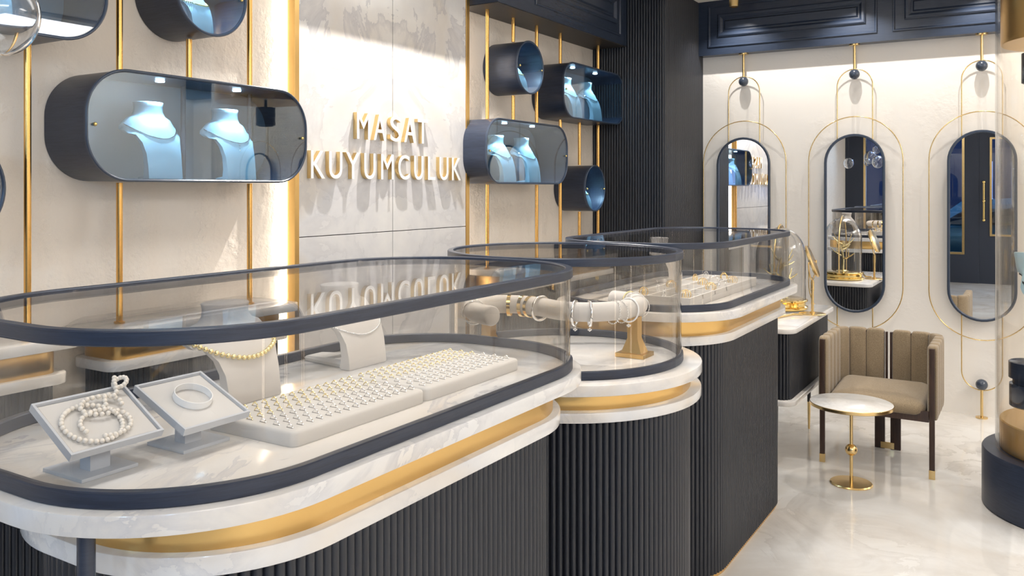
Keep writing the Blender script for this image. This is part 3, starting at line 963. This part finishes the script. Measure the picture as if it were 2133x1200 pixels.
def bracelet(i, r, m, label, kind='smooth', width=1.0, grp='bracelets on the velvet bar', charm=False, drop=.004, tilt=0.0):
    p = path[i]; tg = (path[min(i + 1, len(path) - 1)] - path[max(i - 1, 0)]).normalized()
    u = Vector((0, 0, 1)); w = tg.cross(u).normalized(); R = R0 + r + drop * .5 + .002
    c = p + Vector((0, 0, -drop))
    bm = bmesh.new(); pts = []
    n = 56
    for k in range(n):
        a = 2 * PI * k / n
        pts.append(c + u * (R * math.cos(a)) + w * (R * math.sin(a)) + tg * (tilt * R * math.cos(a)))
    if kind == 'smooth': tube(bm, pts, r, True, 8, flat=1)
    elif kind == 'flat':
        rings = []
        for k in range(n):
            a = 2 * PI * k / n; nrm = u * math.cos(a) + w * math.sin(a)
            rings.append([tuple(pts[k] + tg * (sx * width) + nrm * sn) for sx, sn in ((-1, -.0008), (1, -.0008), (1, .0008), (-1, .0008))])
        loft(bm, rings, loop=True)
    elif kind == 'chain':
        for k in range(n):
            sphere(bm, pts[k] + tg * (.0012 if k % 2 else -.0012), r * 1.1, 7, 5)
    if kind == 'ribbed':
        tube(bm, pts, [r * (1.12 if k % 2 else .95) for k in range(n)], True, 8)
    if charm:
        for dx, dz in ((0, 0), (.004, .003), (-.004, .003), (0, .006)): sphere(bm, c + Vector((dx, dx * .3, -R - .016 + dz)), .0032, 8, 6)
        tube(bm, [c + Vector((0, 0, -R)), c + Vector((0, 0, -R - .012))], .0005, n=5)
    o = link_mesh('bracelet', bm, m, smooth=60); tag(o, label, 'bracelet', grp)


bracelet(52, .0042, 'polished_silver', 'ribbed silver bangle with a charm, nearer of the ribbed pair', 'ribbed', charm=True)
bracelet(56, .0042, 'polished_silver', 'ribbed silver bangle with a charm, farther of the ribbed pair', 'ribbed', charm=True)
bracelet(62, .0018, 'polished_silver', 'thin silver chain bracelet beside the ribbed bangles', 'chain', tilt=.15)
bracelet(64, .0018, 'polished_silver', 'thin silver chain bracelet, second beside the ribbed bangles', 'chain', tilt=-.1)
bracelet(67, .0030, 'porcelain', 'smooth white bangle with a charm on the velvet bar', 'smooth', charm=True, tilt=.1)
bracelet(73, .0018, 'polished_silver', 'silver chain bracelet above the brass post', 'chain')
bracelet(79, .0022, 'polished_silver', 'silver chain bracelet on the far bend of the velvet bar', 'chain')
bracelet(82, .0022, 'pale_gold', 'thin gold bangle on the far bend of the velvet bar', 'smooth')
bracelet(40, .0045, 'polished_silver', 'thick polished silver bangle in the middle of the velvet bar', 'smooth', tilt=.1)
bracelet(36, .0008, 'polished_gold', 'flat wide gold bangle nearest the middle silver one', 'flat', width=.006)
bracelet(33, .0008, 'polished_gold', 'flat wide gold bangle in the middle of three gold ones', 'flat', width=.006)
bracelet(29, .0008, 'polished_gold', 'flat wide gold bangle at the inner bend of the bar', 'flat', width=.006)
bracelet(10, .0022, 'polished_silver', 'dark silver bracelet near the open end of the bar', 'ribbed')
bracelet(13, .0022, 'polished_silver', 'dark silver chain bracelet on the outer bend of the bar', 'chain')

# ------------------------------------------------------------------ goods in the farthest counter
t = thing('jewellery_box', (-1.235, 3.52, ZT), 'white open compartment box with gold jewellery in the farthest counter', 'jewellery box')
x0, x1, y0, y1 = -1.365, -1.105, 3.07, 3.97
bm = bmesh.new(); box(bm, x0, x1, y0, y1, ZT, ZT + .022, .003); link_mesh('box_body', bm, 'ring_tray', t, smooth=30)
bm = bmesh.new()
for i in range(7):
    y = y0 + (y1 - y0) * i / 6; y = min(max(y, y0 + .003), y1 - .003); box(bm, x0, x1, y - .003, y + .003, ZT + .022, ZT + .040)
for i in range(4):
    x = x0 + (x1 - x0) * i / 3; x = min(max(x, x0 + .003), x1 - .003); box(bm, x - .003, x + .003, y0 + .007, y1 - .007, ZT + .022, ZT + .0398)
link_mesh('dividers', bm, 'ring_tray', t, smooth=20)
random.seed(3)
WHERE = ['nearest the glass corner', 'in the second row', 'in the third row', 'in the fourth row', 'in the fifth row', 'in the farthest row']
COLN = ['front', 'middle', 'back']
for i in range(6):
    for j in range(3):
        if (i * 3 + j) % 4 == 3: continue
        cx = x1 - (x1 - x0) * (j + .5) / 3; cy = y0 + (y1 - y0) * (i + .5) / 6
        gold = (i + j) % 2 == 0
        bm = bmesh.new(); a0 = random.uniform(0, 3)
        for k in range(3 if gold else 2):
            a = a0 + k * .5; pts = []
            for q in range(18):
                th = 2 * PI * q / 18
                pts.append((cx + .022 * math.cos(th) * math.cos(a) * (1 - .2 * k), cy + .022 * math.cos(th) * math.sin(a) * (1 - .2 * k), ZT + .047 + .019 * math.sin(th) * (1 - .1 * k) + .004 * k))
            mn = min(p[2] for p in pts); pts = [(p[0], p[1], p[2] - mn + ZT + .0245) for p in pts]
            tube(bm, pts, .0015, True, 6)
        tag(link_mesh('earrings', bm, 'polished_gold' if gold else 'polished_silver', smooth=60),
            '%s hoop earrings in the %s compartment %s of the white box' % ('gold' if gold else 'silver', COLN[j], WHERE[i]), 'earrings', 'hoop earrings in the white box')
make_bust((-1.46, 3.90, ZT), .215, 'velvet_grey', 'grey velvet bust at the back of the farthest counter', 'display bust', None, .10, .8)

# ------------------------------------------------------------------ side table (vanity)
t = thing('side_table', (-1.34, 5.09, 0), 'marble-topped side table with fluted navy drawer body and thin legs by the rear wall', 'side table')
cx, cy, hx, hy = -1.345, 5.09, .275, .545
f = lambda o: rr(cx, cy, hx + o, hy + o, .075 + o, 10)
link_mesh('marble_top', slab_bm(f, .733, .760, .004), 'slab_marble', t, smooth=25)
link_mesh('marble_shelf', slab_bm(lambda o: f(o - .006), .350, .377, .004), 'slab_marble', t, smooth=25)
link_mesh('fluted_drawer', fluted_bm(lambda o: rr(cx, cy, hx - .03, hy - .035, .06, 10), .377, .733, .0195, .008), 'fluted_wood', t, smooth=50)
for sx in (-1, 1):
    for sy in (-1, 1):
        x, y = cx + sx * .145, cy + sy * .398
        bm = bmesh.new(); tube(bm, [(x, y, .17), (x, y, .35)], [.0105, .0125], n=14); lg = link_mesh('leg', bm, 'black_metal', t)
        bm = bmesh.new(); tube(bm, [(x, y, 0), (x, y, .17)], [.006, .0105], n=14); link_mesh('leg_tip', bm, 'satin_gold', lg)

ZV = .7605
# glass dome with jewellery tree
t = thing('glass_dome', (-1.335, 5.33, ZV), 'large clear glass dome with gold base and hoop handle on the side table', 'glass dome')
dx, dy = -1.335, 5.33; DR = .148
bm = bmesh.new(); lathe(bm, [(.135, ZV), (.158, ZV + .004), (.160, ZV + .018), (.148, ZV + .024), (.150, ZV + .045), (.160, ZV + .052), (.160, ZV + .060), (.150, ZV + .064)], dx, dy, 48)
link_mesh('gold_base', bm, 'polished_gold', t, smooth=40)
bm = bmesh.new(); zb0 = ZV + .0645; prof = [(DR, zb0), (DR, zb0 + .26)] + [(DR * math.cos(a), zb0 + .26 + .175 * math.sin(a)) for a in [math.radians(9 * k) for k in range(1, 10)]] + [(.002, zb0 + .435)]
inner = [(max(.001, r_ - .003), z_ - (.003 if z_ > zb0 + .1 else 0)) for r_, z_ in prof][::-1]
lathe(bm, prof + inner, dx, dy, 48, False, False, True)
link_mesh('dome', bm, 'dome_glass', t, smooth=60)
bm = bmesh.new(); hp = [Vector((dx - .02, dy - DR - .008, ZV + .03))]
hp = [(dx, dy - (DR + .008) * math.cos(a), zb0 + .20 + .245 * math.sin(a)) for a in [math.radians(q) for q in range(0, 181, 9)]]
hp = [(dx, dy - DR - .008, ZV + .06)] + hp + [(dx, dy + DR + .008, ZV + .06)]
tube(bm, hp, .006, n=8, flat=2.0); link_mesh('hoop_handle', bm, 'satin_gold', t, smooth=50)
# tree
bm = bmesh.new(); random.seed(12)
zc0 = ZV + .0655
tube(bm, [(dx, dy, zc0), (dx + .005, dy, zc0 + .09), (dx - .003, dy + .004, zc0 + .17), (dx + .004, dy, zc0 + .25)], [.014, .010, .008, .005], n=10)
lathe(bm, [(.05, zc0), (.045, zc0 + .006), (.014, zc0 + .012)], dx, dy, 20)
for (h0, az, ln_, up) in ((.10, 20, .10, .05), (.12, 200, .10, .06), (.16, 90, .11, .05), (.17, 290, .115, .045), (.20, 340, .09, .07), (.22, 140, .085, .06), (.13, 250, .09, .08), (.19, 50, .10, .03)):
    a = math.radians(az); c_, s_ = math.cos(a), math.sin(a)
    tube(bm, [(dx, dy, zc0 + h0), (dx + c_ * ln_ * .4, dy + s_ * ln_ * .4, zc0 + h0 + up * .25), (dx + c_ * ln_ * .75, dy + s_ * ln_ * .75, zc0 + h0 + up * .6), (dx + c_ * ln_, dy + s_ * ln_, zc0 + h0 + up)], [.007, .006, .005, .003], n=8)
    tube(bm, [(dx + c_ * ln_ * .5, dy + s_ * ln_ * .5, zc0 + h0 + up * .35), (dx + c_ * ln_ * .7 - s_ * .03, dy + s_ * ln_ * .7 + c_ * .03, zc0 + h0 + up + .03)], [.005, .0025], n=7)
tag(link_mesh('jewellery_tree', bm, 'pale_gold', smooth=60), 'branching gold jewellery tree standing under the glass dome', 'jewellery tree')
for k, (ax, ay, az0, lab) in enumerate(((dx + .085, dy - .035, zc0 + .195, 'thin chain hanging from a tree branch nearest the chair'), (dx - .02, dy - .105, zc0 + .19, 'thin chain hanging from a tree branch nearest the counters'))):
    bm = bmesh.new(); pts = [(ax + .012 * math.cos(q) * .3, ay + .016 * math.cos(q), az0 - .06 + .058 * math.sin(q)) for q in [2 * PI * i / 30 for i in range(30)]]
    tube(bm, pts, .0013, True, 6); tag(link_mesh('chain_necklace', bm, 'polished_silver', smooth=60), lab, 'necklace')

# hand mirror on a stand
mx, my = -1.115, 5.19
t = thing('table_mirror', (mx, my, ZV), 'round gold swivel mirror on a slim stand on the side table', 'table mirror')
bm = bmesh.new(); lathe(bm, [(.075, ZV), (.076, ZV + .003), (.07, ZV + .005), (.012, ZV + .006)], mx, my, 40); link_mesh('foot', bm, 'satin_gold', t)
bm = bmesh.new(); tube(bm, [(mx, my, ZV + .005), (mx, my, ZV + .20)], .008, n=14); tube(bm, [(mx, my, ZV + .135), (mx, my, ZV + .19)], .010, n=14)
lathe(bm, [(.014, ZV + .006), (.014, ZV + .012), (.009, ZV + .016)], mx, my, 16); link_mesh('pole', bm, 'satin_gold', t, smooth=50)
cz = ZV + .31
ax_ = Vector((.93, .10, .36)).normalized(); ux_ = ax_.cross(Vector((0, 1, 0))).normalized(); vx_ = ax_.cross(ux_)
def disc(bm, r, d0, d1, n=36, c=Vector((mx, my, cz))):
    loft(bm, [[tuple(c + ux_ * r_ * math.cos(2 * PI * k / n) + vx_ * r_ * math.sin(2 * PI * k / n) + ax_ * d) for k in range(n)] for r_, d in ((r - .004, d0), (r, d0 + .003), (r, d1 - .003), (r - .004, d1))])
bm = bmesh.new(); disc(bm, .098, -.008, .006); link_mesh('mirror_back', bm, 'satin_gold', t, smooth=40)
bm = bmesh.new(); disc(bm, .088, -.0098, -.0083); link_mesh('mirror_glass', bm, 'mirror_silver', t, smooth=0)
bm = bmesh.new()
yk = [(mx + .0, my + .104 * math.cos(a), cz + .104 * math.sin(a)) for a in [math.radians(q) for q in range(180, 361, 12)]]
tube(bm, yk, .004, n=8, flat=2.2); link_mesh('yoke', bm, 'satin_gold', t, smooth=50)
bm = bmesh.new(); tube(bm, [(-1.20, 5.08, ZV + .006), (-1.255, 4.86, ZV + .006)], .006, n=8); tube(bm, [(-1.20, 5.08, ZV + .006), (-1.15, 5.10, ZV + .006)], .006, n=8)
tag(link_mesh('gold_pen', bm, 'satin_gold', smooth=40), 'slim bent gold rod lying flat beside the table mirror', 'gold rod')

# ------------------------------------------------------------------ wall mirrors with looped wires
def stad(xc, zlo, zhi, hw, n=20):
    pts = []
    for i in range(n + 1):
        a = PI * i / n; pts.append((xc + hw * math.cos(a), zhi - hw + hw * math.sin(a)))
    for i in range(n + 1):
        a = PI + PI * i / n; pts.append((xc + hw * math.cos(a), zlo + hw + hw * math.sin(a)))
    return pts


def wall_mirror(xc, label, lab2):
    t = thing('wall_mirror', (xc, WB, .63), label, 'mirror', 'tall navy-framed mirrors on the rear wall')
    def xzf(bm):
        for v in bm.verts: v.co = Vector((v.co.x, v.co.z, v.co.y))
        return bm
    f = lambda o: stad(xc, .630 - o, 1.882 + o, .201 + o)
    link_mesh('frame', xzf(band_bm(f, .017, WB - .074, WB - .052, .004)), 'mirror_frame_navy', t, smooth=28)
    f2 = lambda o: stad(xc, .630 + .0172 - o, 1.882 - .0172 + o, .201 - .0172 + o)
    link_mesh('mirror_glass', xzf(slab_bm(f2, WB - .062, WB - .058, .0003)), 'mirror_silver', t, smooth=0)
    link_mesh('back_board', xzf(slab_bm(lambda o: stad(xc, .78 - o, 1.74 + o, .085 + o), WB - .0575, WB - .001, .0003)), 'mirror_frame_navy', t, smooth=28)
    w = thing('wire_loop_ornament', (xc, WB - .06, 0), lab2, 'wall ornament', 'brass wire loop ornaments around the mirrors')
    YW = WB - .042
    bm = bmesh.new(); tube(bm, [(x, YW, z) for x, z in stad(xc, .178, 2.338, .117, 20)], .0038, True, 8); link_mesh('tall_loop', bm, 'satin_gold', w, smooth=60)
    bm = bmesh.new(); tube(bm, [(x, YW - .008, z) for x, z in stad(xc, .507, 2.004, .311, 28)], .0036, True, 8); link_mesh('wide_loop', bm, 'satin_gold', w, smooth=60)
    for z, s in ((2.300, 1), (.218, -1)):
        bm = bmesh.new(); sphere(bm, (xc, YW - .012, z), .036, 28, 18); link_mesh('ball', bm, 'navy_ball', w, smooth=80)
        bm = bmesh.new(); z1 = SB if s > 0 else 0.0
        tube(bm, [(xc, YW - .012, z + s * .034), (xc, YW - .012, z1)], .0088, n=14)
        zz = [(.036, z1), (.036, z1 - s * .008), (.012, z1 - s * .010)]
        lathe(bm, zz, xc, YW - .012 if s < 0 else YW - .012, 24)
        link_mesh('post', bm, 'satin_gold', w, smooth=50)


wall_mirror(-1.859, 'tall oval navy-framed mirror nearest the fluted column', 'brass wire loops with navy balls nearest the fluted column')
wall_mirror(-1.077, 'tall oval navy-framed mirror above the beige armchair', 'brass wire loops with navy balls above the beige armchair')
wall_mirror(-.295, 'tall oval navy-framed mirror partly behind the glass cylinder', 'brass wire loops with navy balls beside the glass cylinder')
wall_mirror(.487, 'tall oval navy-framed mirror behind the glass cylinder', 'brass wire loops with navy balls behind the glass cylinder')

wall_mirror(1.269, 'tall oval navy-framed mirror, second beyond the glass cylinder', 'brass wire loops with navy balls, second beyond the glass cylinder')
wall_mirror(2.051, 'tall oval navy-framed mirror, third beyond the glass cylinder', 'brass wire loops with navy balls, third beyond the glass cylinder')

# ceiling spots
for i, sx_ in enumerate(SPOT_X[:4]):
    t = thing('ceiling_spot', (sx_, 6.066, 2.80), ['brass cylinder ceiling spot in front of the first mirror', 'brass cylinder ceiling spot in front of the mirror above the armchair',
              'brass cylinder ceiling spot in front of the mirror beside the glass cylinder', 'brass cylinder ceiling spot behind the glass cylinder'][i], 'spotlight', 'brass ceiling spots')
    bm = bmesh.new(); lathe(bm, [(.026, 2.81), (.034, 2.812), (.034, CEIL - .001)], sx_, 6.066, 28, False, True); lathe(bm, [(.026, 2.81), (.026, 2.86)], sx_, 6.066, 28, False, True); link_mesh('housing', bm, 'satin_gold', t)
for i, (x, y) in enumerate(((2.40, -0.4), (2.40, 4.7), (-1.2, 2.6))):  # panels added above the room fill lamps
    bm = bmesh.new(); sx, sy = ((1.2, 2.8), (1.2, 2.2), (.5, 4.6))[i]
    box(bm, x - sx / 2 - .03, x + sx / 2 + .03, y - sy / 2 - .03, y + sy / 2 + .03, CEIL - .03, CEIL - .001, .004)
    tag(link_mesh('fill_light_panel', bm, 'ceiling_paint', smooth=20), ['added white fill-light panel over the shop entrance floor', 'added white fill-light panel over the armchair corner', 'added long narrow white fill-light panel over the counters'][i], 'ceiling light')

# light strips on the opposite wall
for y, lab in ((1.3, 'vertical brass-edged light strip on the opposite wall, nearest the window'), (2.6, 'vertical brass-edged light strip in the middle of the opposite wall'), (3.9, 'vertical brass-edged light strip on the opposite wall, nearest the mirrors')):
    t = thing('wall_light_strip', (WR, y, 0), lab, 'wall light', 'light strips on the opposite wall')
    bm = bmesh.new(); box(bm, WR - .05, WR - .001, y - .07, y - .022, 0, 2.5); box(bm, WR - .05, WR - .001, y + .022, y + .07, 0, 2.5); link_mesh('brass_edge', bm, 'brushed_brass', t, smooth=0)
    bm = bmesh.new(); box(bm, WR - .03, WR - .002, y - .021, y + .021, 0.05, 2.45); link_mesh('light_strip', bm, 'led_warm', t, smooth=0)

# ------------------------------------------------------------------ armchair
CX0, CY0 = -.722, 5.10
t = thing('armchair', (CX0, CY0, 0), 'beige channel-tufted tub armchair with walnut legs and gold tips', 'armchair')


def half_path(s, off):
    """outer path of half the tub, from arm front to the gap at the back; off moves it inwards"""
    hw = .298 - off; yb = .275 - off; r = max(.01, .12 - off); P = []
    for i in range(7): P.append((hw, -.225 + (yb - r + .225) * i / 6))
    for i in range(1, 9):
        a = PI / 2 * i / 8; P.append((hw - r + r * math.cos(a), yb - r + r * math.sin(a)))
    for i in range(1, 6): P.append((hw - r + (-(hw - r) + .022) * i / 5, yb))
    return [(CX0 + s * x, CY0 + y) for x, y in P]


def resample(P, n):
    V = [Vector(p) for p in P]; seg = [(V[i + 1] - V[i]).length for i in range(len(V) - 1)]; tot = sum(seg); out = []; i = 0; acc = 0
    for j in range(n + 1):
        s = tot * j / n
        while i < len(seg) - 1 and acc + seg[i] < s: acc += seg[i]; i += 1
        out.append(V[i].lerp(V[i + 1], min(1, (s - acc) / seg[i])))
    return out


NCH = 7; SUBC = 8
for s in (1, -1):
    mid = resample(half_path(s, .027), NCH * SUBC)
    bm = bmesh.new()
    for c in range(NCH):
        seg = mid[c * SUBC:(c + 1) * SUBC + 1]
        outl_o, outl_i = [], []
        for k, p in enumerate(seg):
            j = c * SUBC + k; a = mid[max(j - 1, 0)]; b = mid[min(j + 1, len(mid) - 1)]
            tg = (b - a).normalized(); nn = Vector((tg.y, -tg.x)) * s
            tph = k / SUBC; bulge = (1 - abs(2 * tph - 1) ** 5)
            q = p + tg * (.0012 * (1 - 2 * tph))
            outl_o.append(q + nn * (.019 + .007 * bulge)); outl_i.append(q - nn * (.017 + .009 * bulge))
        loop = outl_o + outl_i[::-1]; ctr = sum(loop, Vector((0, 0))) / len(loop)
        rings = []
        for z, k in ((.300, .80), (.308, .93), (.330, 1), (.655, 1), (.672, .95), (.680, .82), (.683, .5)):
            rings.append([(ctr.x + (p.x - ctr.x) * k, ctr.y + (p.y - ctr.y) * k, z) for p in loop])
        loft(bm, rings)
    link_mesh('backrest_half', bm, 'fabric', t, smooth=50)
    core = resample(half_path(s, .027), 30)
    bm = bmesh.new(); o1, i1 = [], []
    for j, p in enumerate(core):
        a = core[max(j - 1, 0)]; b = core[min(j + 1, 30)]; tg = (b - a).normalized(); nn = Vector((tg.y, -tg.x)) * s
        o1.append(p + nn * .012); i1.append(p - nn * .012)
    lp = o1 + i1[::-1]
    loft(bm, [[(p.x, p.y, z) for p in lp] for z in (.305, .668)]); link_mesh('backrest_core', bm, 'walnut', t, smooth=30)
    # front leg plank, inset in the arm front
    x = CX0 + s * .271
    bm = bmesh.new(); box(bm, x - .013, x + .013, 4.858, 4.876, .0, .672, .002); lg = link_mesh('leg', bm, 'walnut', t, smooth=20)
    bm = bmesh.new(); box(bm, x - .0145, x + .0145, 4.8565, 4.8775, 0, .046, .002); link_mesh('gold_foot', bm, 'satin_gold', lg, smooth=20)
    xk = CX0 + s * .042
    bm = bmesh.new(); box(bm, xk - .027, xk + .027, 5.300, 5.322, 0, .31, .002); link_mesh('leg', bm, 'walnut', t, smooth=20)
    bm = bmesh.new(); box(bm, CX0 + s * .012 - .006, CX0 + s * .012 + .006, 5.345, 5.368, .31, .665, .001); link_mesh('back_edge', bm, 'walnut', t, smooth=20)
bm = bmesh.new(); box(bm, CX0 - .036, CX0 + .036, 5.292, 5.299, .004, .040, .001); link_mesh('gold_joint', bm, 'satin_gold', t, smooth=20)
bm = bmesh.new(); box(bm, CX0 - .256, CX0 + .256, 4.862, 4.884, .290, .345, .002); box(bm, CX0 - .25, CX0 + .25, 4.886, 5.33, .296, .318, .002); link_mesh('seat_rail', bm, 'walnut', t, smooth=20)
bm = bmesh.new(); rings = []
for z, o in ((.320, -.030), (.322, -.012), (.335, 0), (.375, .002), (.398, -.008), (.410, -.028), (.418, -.07), (.422, -.13), (.424, -.19)):
    rings.append([(x, y, z - .018 * ((x - CX0) / .24) ** 2 * (0 if z < .35 else .6) + (.012 if z > .39 else 0) * ((y - 5.08) / .2)) for x, y in rr(CX0, 5.065, .238 + o, .218 + o, .06 + max(o, -.05), 8)])
loft(bm, rings); link_mesh('seat_cushion', bm, 'fabric', t, smooth=70)

# ------------------------------------------------------------------ small round table
tx, ty = -.794, 4.58
t = thing('side_table', (tx, ty, 0), 'small round marble table on a gold stem with a ball, in front of the armchair', 'side table')
bm = bmesh.new(); lathe(bm, [(.102, 0), (.103, .004), (.098, .009), (.012, .012)], tx, ty, 48); link_mesh('base', bm, 'satin_gold', t, smooth=40)
bm = bmesh.new(); tube(bm, [(tx, ty, .010), (tx, ty, .400)], .0085, n=16); link_mesh('stem', bm, 'satin_gold', t)
bm = bmesh.new(); sphere(bm, (tx, ty, .172), .030, 28, 18); link_mesh('ball', bm, 'satin_gold', t, smooth=80)
bm = bmesh.new(); lathe(bm, [(.196, .394), (.2015, .397), (.2015, .411), (.199, .4125), (.1985, .400)], tx, ty, 64, True, True); link_mesh('gold_rim', bm, 'satin_gold', t, smooth=40)
bm = bmesh.new(); lathe(bm, [(.198, .401), (.198, .4125), (.197, .4132)], tx, ty, 64); link_mesh('marble_top', bm, 'table_marble', t, smooth=40)

# ------------------------------------------------------------------ glass cylinder vitrine at the right
vx, vy = .215, 4.71
t = thing('cylinder_vitrine', (vx, vy, 0), 'floor-to-ceiling glass cylinder vitrine on a round navy wooden base', 'display case')
bm = bmesh.new(); lathe(bm, [(.425, 0), (.435, .006), (.435, .262), (.430, .270), (.05, .271)], vx, vy, 96); link_mesh('base', bm, 'navy_wood', t, smooth=40)
bm = bmesh.new(); lathe(bm, [(.378, .2715), (.378, CEIL - .16), (.372, CEIL - .16), (.372, .2715)], vx, vy, 96, False, False, True); link_mesh('glass_cylinder', bm, 'vitrine_glass', t, smooth=60)
bm = bmesh.new(); lathe(bm, [(.355, .2715), (.360, .275), (.360, .405), (.355, .410), (.02, .411)], vx, vy, 96); link_mesh('gold_drum', bm, 'brushed_brass', t, smooth=40)
bm = bmesh.new(); lathe(bm, [(.02, 2.18), (.352, 2.181), (.356, 2.186), (.356, CEIL - .002), (.02, CEIL - .001)], vx, vy, 96); link_mesh('gold_canopy', bm, 'brushed_brass', t, smooth=40)
px_, py_ = -.011, 4.573
bm = bmesh.new(); tube(bm, [(px_ + .04, py_, .4115), (px_ + .04, py_, .495)], .009, n=14); link_mesh('post', bm, 'satin_gold', t)
bm = bmesh.new(); lathe(bm, [(.085, .495), (.091, .500), (.091, .600), (.078, .603), (.078, .625), (.094, .628), (.094, .700), (.088, .704)], px_, py_, 48); link_mesh('pedestal', bm, 'navy_lacquer', t, smooth=40)
make_bust((px_ + .07, py_ + .01, .7045), .50, 'case_bust', 'tall glossy blue bust on a navy pedestal inside the glass cylinder', 'display bust', None, .08, .60,
          (.27, .40, 'beads', .004, 'black_metal', 'dark bead necklace on the tall blue bust in the cylinder'))
bm = bmesh.new(); lathe(bm, [(.060, 1.98), (.072, 1.985), (.072, 2.12), (.03, 2.125)], px_ + .03, py_, 32)
tube(bm, [(px_ + .03, py_, 2.12), (px_ + .03, py_, 2.18)], .012); link_mesh('hanging_lamp', bm, 'black_metal', t, smooth=40)
bm = bmesh.new(); lathe(bm, [(.055, 1.976), (.055, 1.979)], px_ + .03, py_, 32); link_mesh('lamp_disc', bm, 'dark_gap', t)

# ------------------------------------------------------------------ hanging glass globes
GL = [(-1.715, .882, 1.84, .0745, 'large clear glass pendant globe at the upper left corner'),
      (-1.93, -.50, 2.06, .06, 'clear glass pendant globe reflected in the middle mirror, highest'), (-1.96, -.10, 1.93, .085, 'clear glass pendant globe reflected in the middle mirror, largest'),
      (-2.28, -.30, 1.86, .07, 'clear glass pendant globe reflected in the middle mirror, nearest its frame'), (-2.10, -.75, 1.88, .05, 'small clear glass pendant globe reflected in the middle mirror')]
for x, y, z, r, lab in GL:
    t = thing('glass_pendant', (x, y, z), lab, 'pendant lamp', 'hanging glass globes')
    bm = bmesh.new(); pr = [(max(.0008, r * math.sin(a)), z + r * 1.12 * math.cos(a)) for a in [PI * k / 28 for k in range(29)]]
    lathe(bm, pr, x, y, 48); link_mesh('glass_globe', bm, 'globe_glass', t, smooth=80)
    bm = bmesh.new(); pr = [(max(.0006, (r - .004) * math.sin(a)), z + (r - .004) * 1.12 * math.cos(a)) for a in [PI * k / 28 for k in range(29)]]
    lathe(bm, pr, x, y, 48); link_mesh('inner_globe', bm, 'globe_glass', t, smooth=80).data.flip_normals()
    bm = bmesh.new(); tube(bm, [(x, y, z + r * 1.12), (x, y, CEIL - .001)], .0015, n=6); link_mesh('cord', bm, 'black_metal', t)

# ------------------------------------------------------------------ the street outside
bm = bmesh.new(); box(bm, -8, 9, -12, WF - .11, -.14, -.10); struct('trim_5', bm, 'asphalt', smooth=0)
bm = bmesh.new(); box(bm, -8, 9, -9.2, -9, -.10, 5)
o = struct('trim_6', bm, 'street_wall', smooth=0)
random.seed(5)
bm = bmesh.new()
for k in range(16):
    x = -7 + k * .95
    for z in (1.0, 2.7):
        if random.random() < .75: box(bm, x, x + .5, -9.0, -8.985, z, z + 1.1)
link_mesh('lit_window', bm, 'lit_window', o, smooth=0)
t = thing('car', (-.5, -5.2, -.10), 'teal parked car on the street, seen in the mirror beside the cylinder', 'car')
bm = bmesh.new()
cx, cy, z0 = -.5, -5.2, -.10
S = [(-2.2, .45, .62), (-2.1, .35, .78), (-1.2, .25, .92), (-.6, .25, 1.38), (.5, .25, 1.45), (1.3, .25, 1.10), (1.95, .28, .98), (2.2, .40, .75)]
rings = []
for x, zb, zt in S:
    hw = .82; rings.append([(cx + x, cy - hw, z0 + zb + .05), (cx + x, cy + hw, z0 + zb + .05), (cx + x, cy + hw + .04, z0 + min(.75, zt - .03)), (cx + x, cy + hw - .02, z0 + min(.92, zt - .01)), (cx + x, cy + hw - .22, z0 + zt), (cx + x, cy - hw + .22, z0 + zt), (cx + x, cy - hw + .02, z0 + min(.92, zt - .01)), (cx + x, cy - hw - .04, z0 + min(.75, zt - .03))])
loft(bm, rings); link_mesh('body', bm, 'car_paint', t, smooth=40)
bm = bmesh.new()
loft(bm, [[(cx - .95, cy + .80, z0 + .96), (cx + 1.1, cy + .80, z0 + .96), (cx + .45, cy + .66, z0 + 1.34), (cx - .45, cy + .66, z0 + 1.30)], [(cx - .95, cy + .82, z0 + .96), (cx + 1.1, cy + .82, z0 + .96), (cx + .45, cy + .68, z0 + 1.34), (cx - .45, cy + .68, z0 + 1.30)]])
link_mesh('side_glass', bm, 'car_glass', t, smooth=0)
for x in (-1.35, 1.35):
    bm = bmesh.new(); rg = []
    for y, r in ((.68, .30), (.70, .33), (.86, .33), (.88, .30)): rg.append([(cx + x + r * math.cos(2 * PI * k / 28), cy + y, z0 + .33 + r * math.sin(2 * PI * k / 28)) for k in range(28)])
    loft(bm, rg); link_mesh('wheel', bm, 'tyre', t)
# tree outside
bm = bmesh.new(); tube(bm, [(-3.6, -4.6, -.1), (-3.55, -4.6, 1.6)], .06, n=8)
t = thing('street_tree', (-3.6, -4.6, -.10), 'small leafy street tree outside, seen in the middle mirror', 'tree'); link_mesh('trunk', bm, 'walnut', t)
bm = bmesh.new()
for k in range(260):
    d_ = Vector((random.gauss(0, 1), random.gauss(0, 1), random.gauss(0, 1))).normalized() * random.uniform(.2, .75)
    c = Vector((-3.55, -4.6, 2.1)) + d_; a = Vector((random.gauss(0, 1), random.gauss(0, 1), random.gauss(0, 1))).normalized(); b = a.orthogonal().normalized()
    q = .07
    vv = [bm.verts.new(c + a * q), bm.verts.new(c + b * q * .5), bm.verts.new(c - a * q), bm.verts.new(c - b * q * .5)]; bm.faces.new(vv)
link_mesh('foliage', bm, 'leaf_green', t, smooth=0)
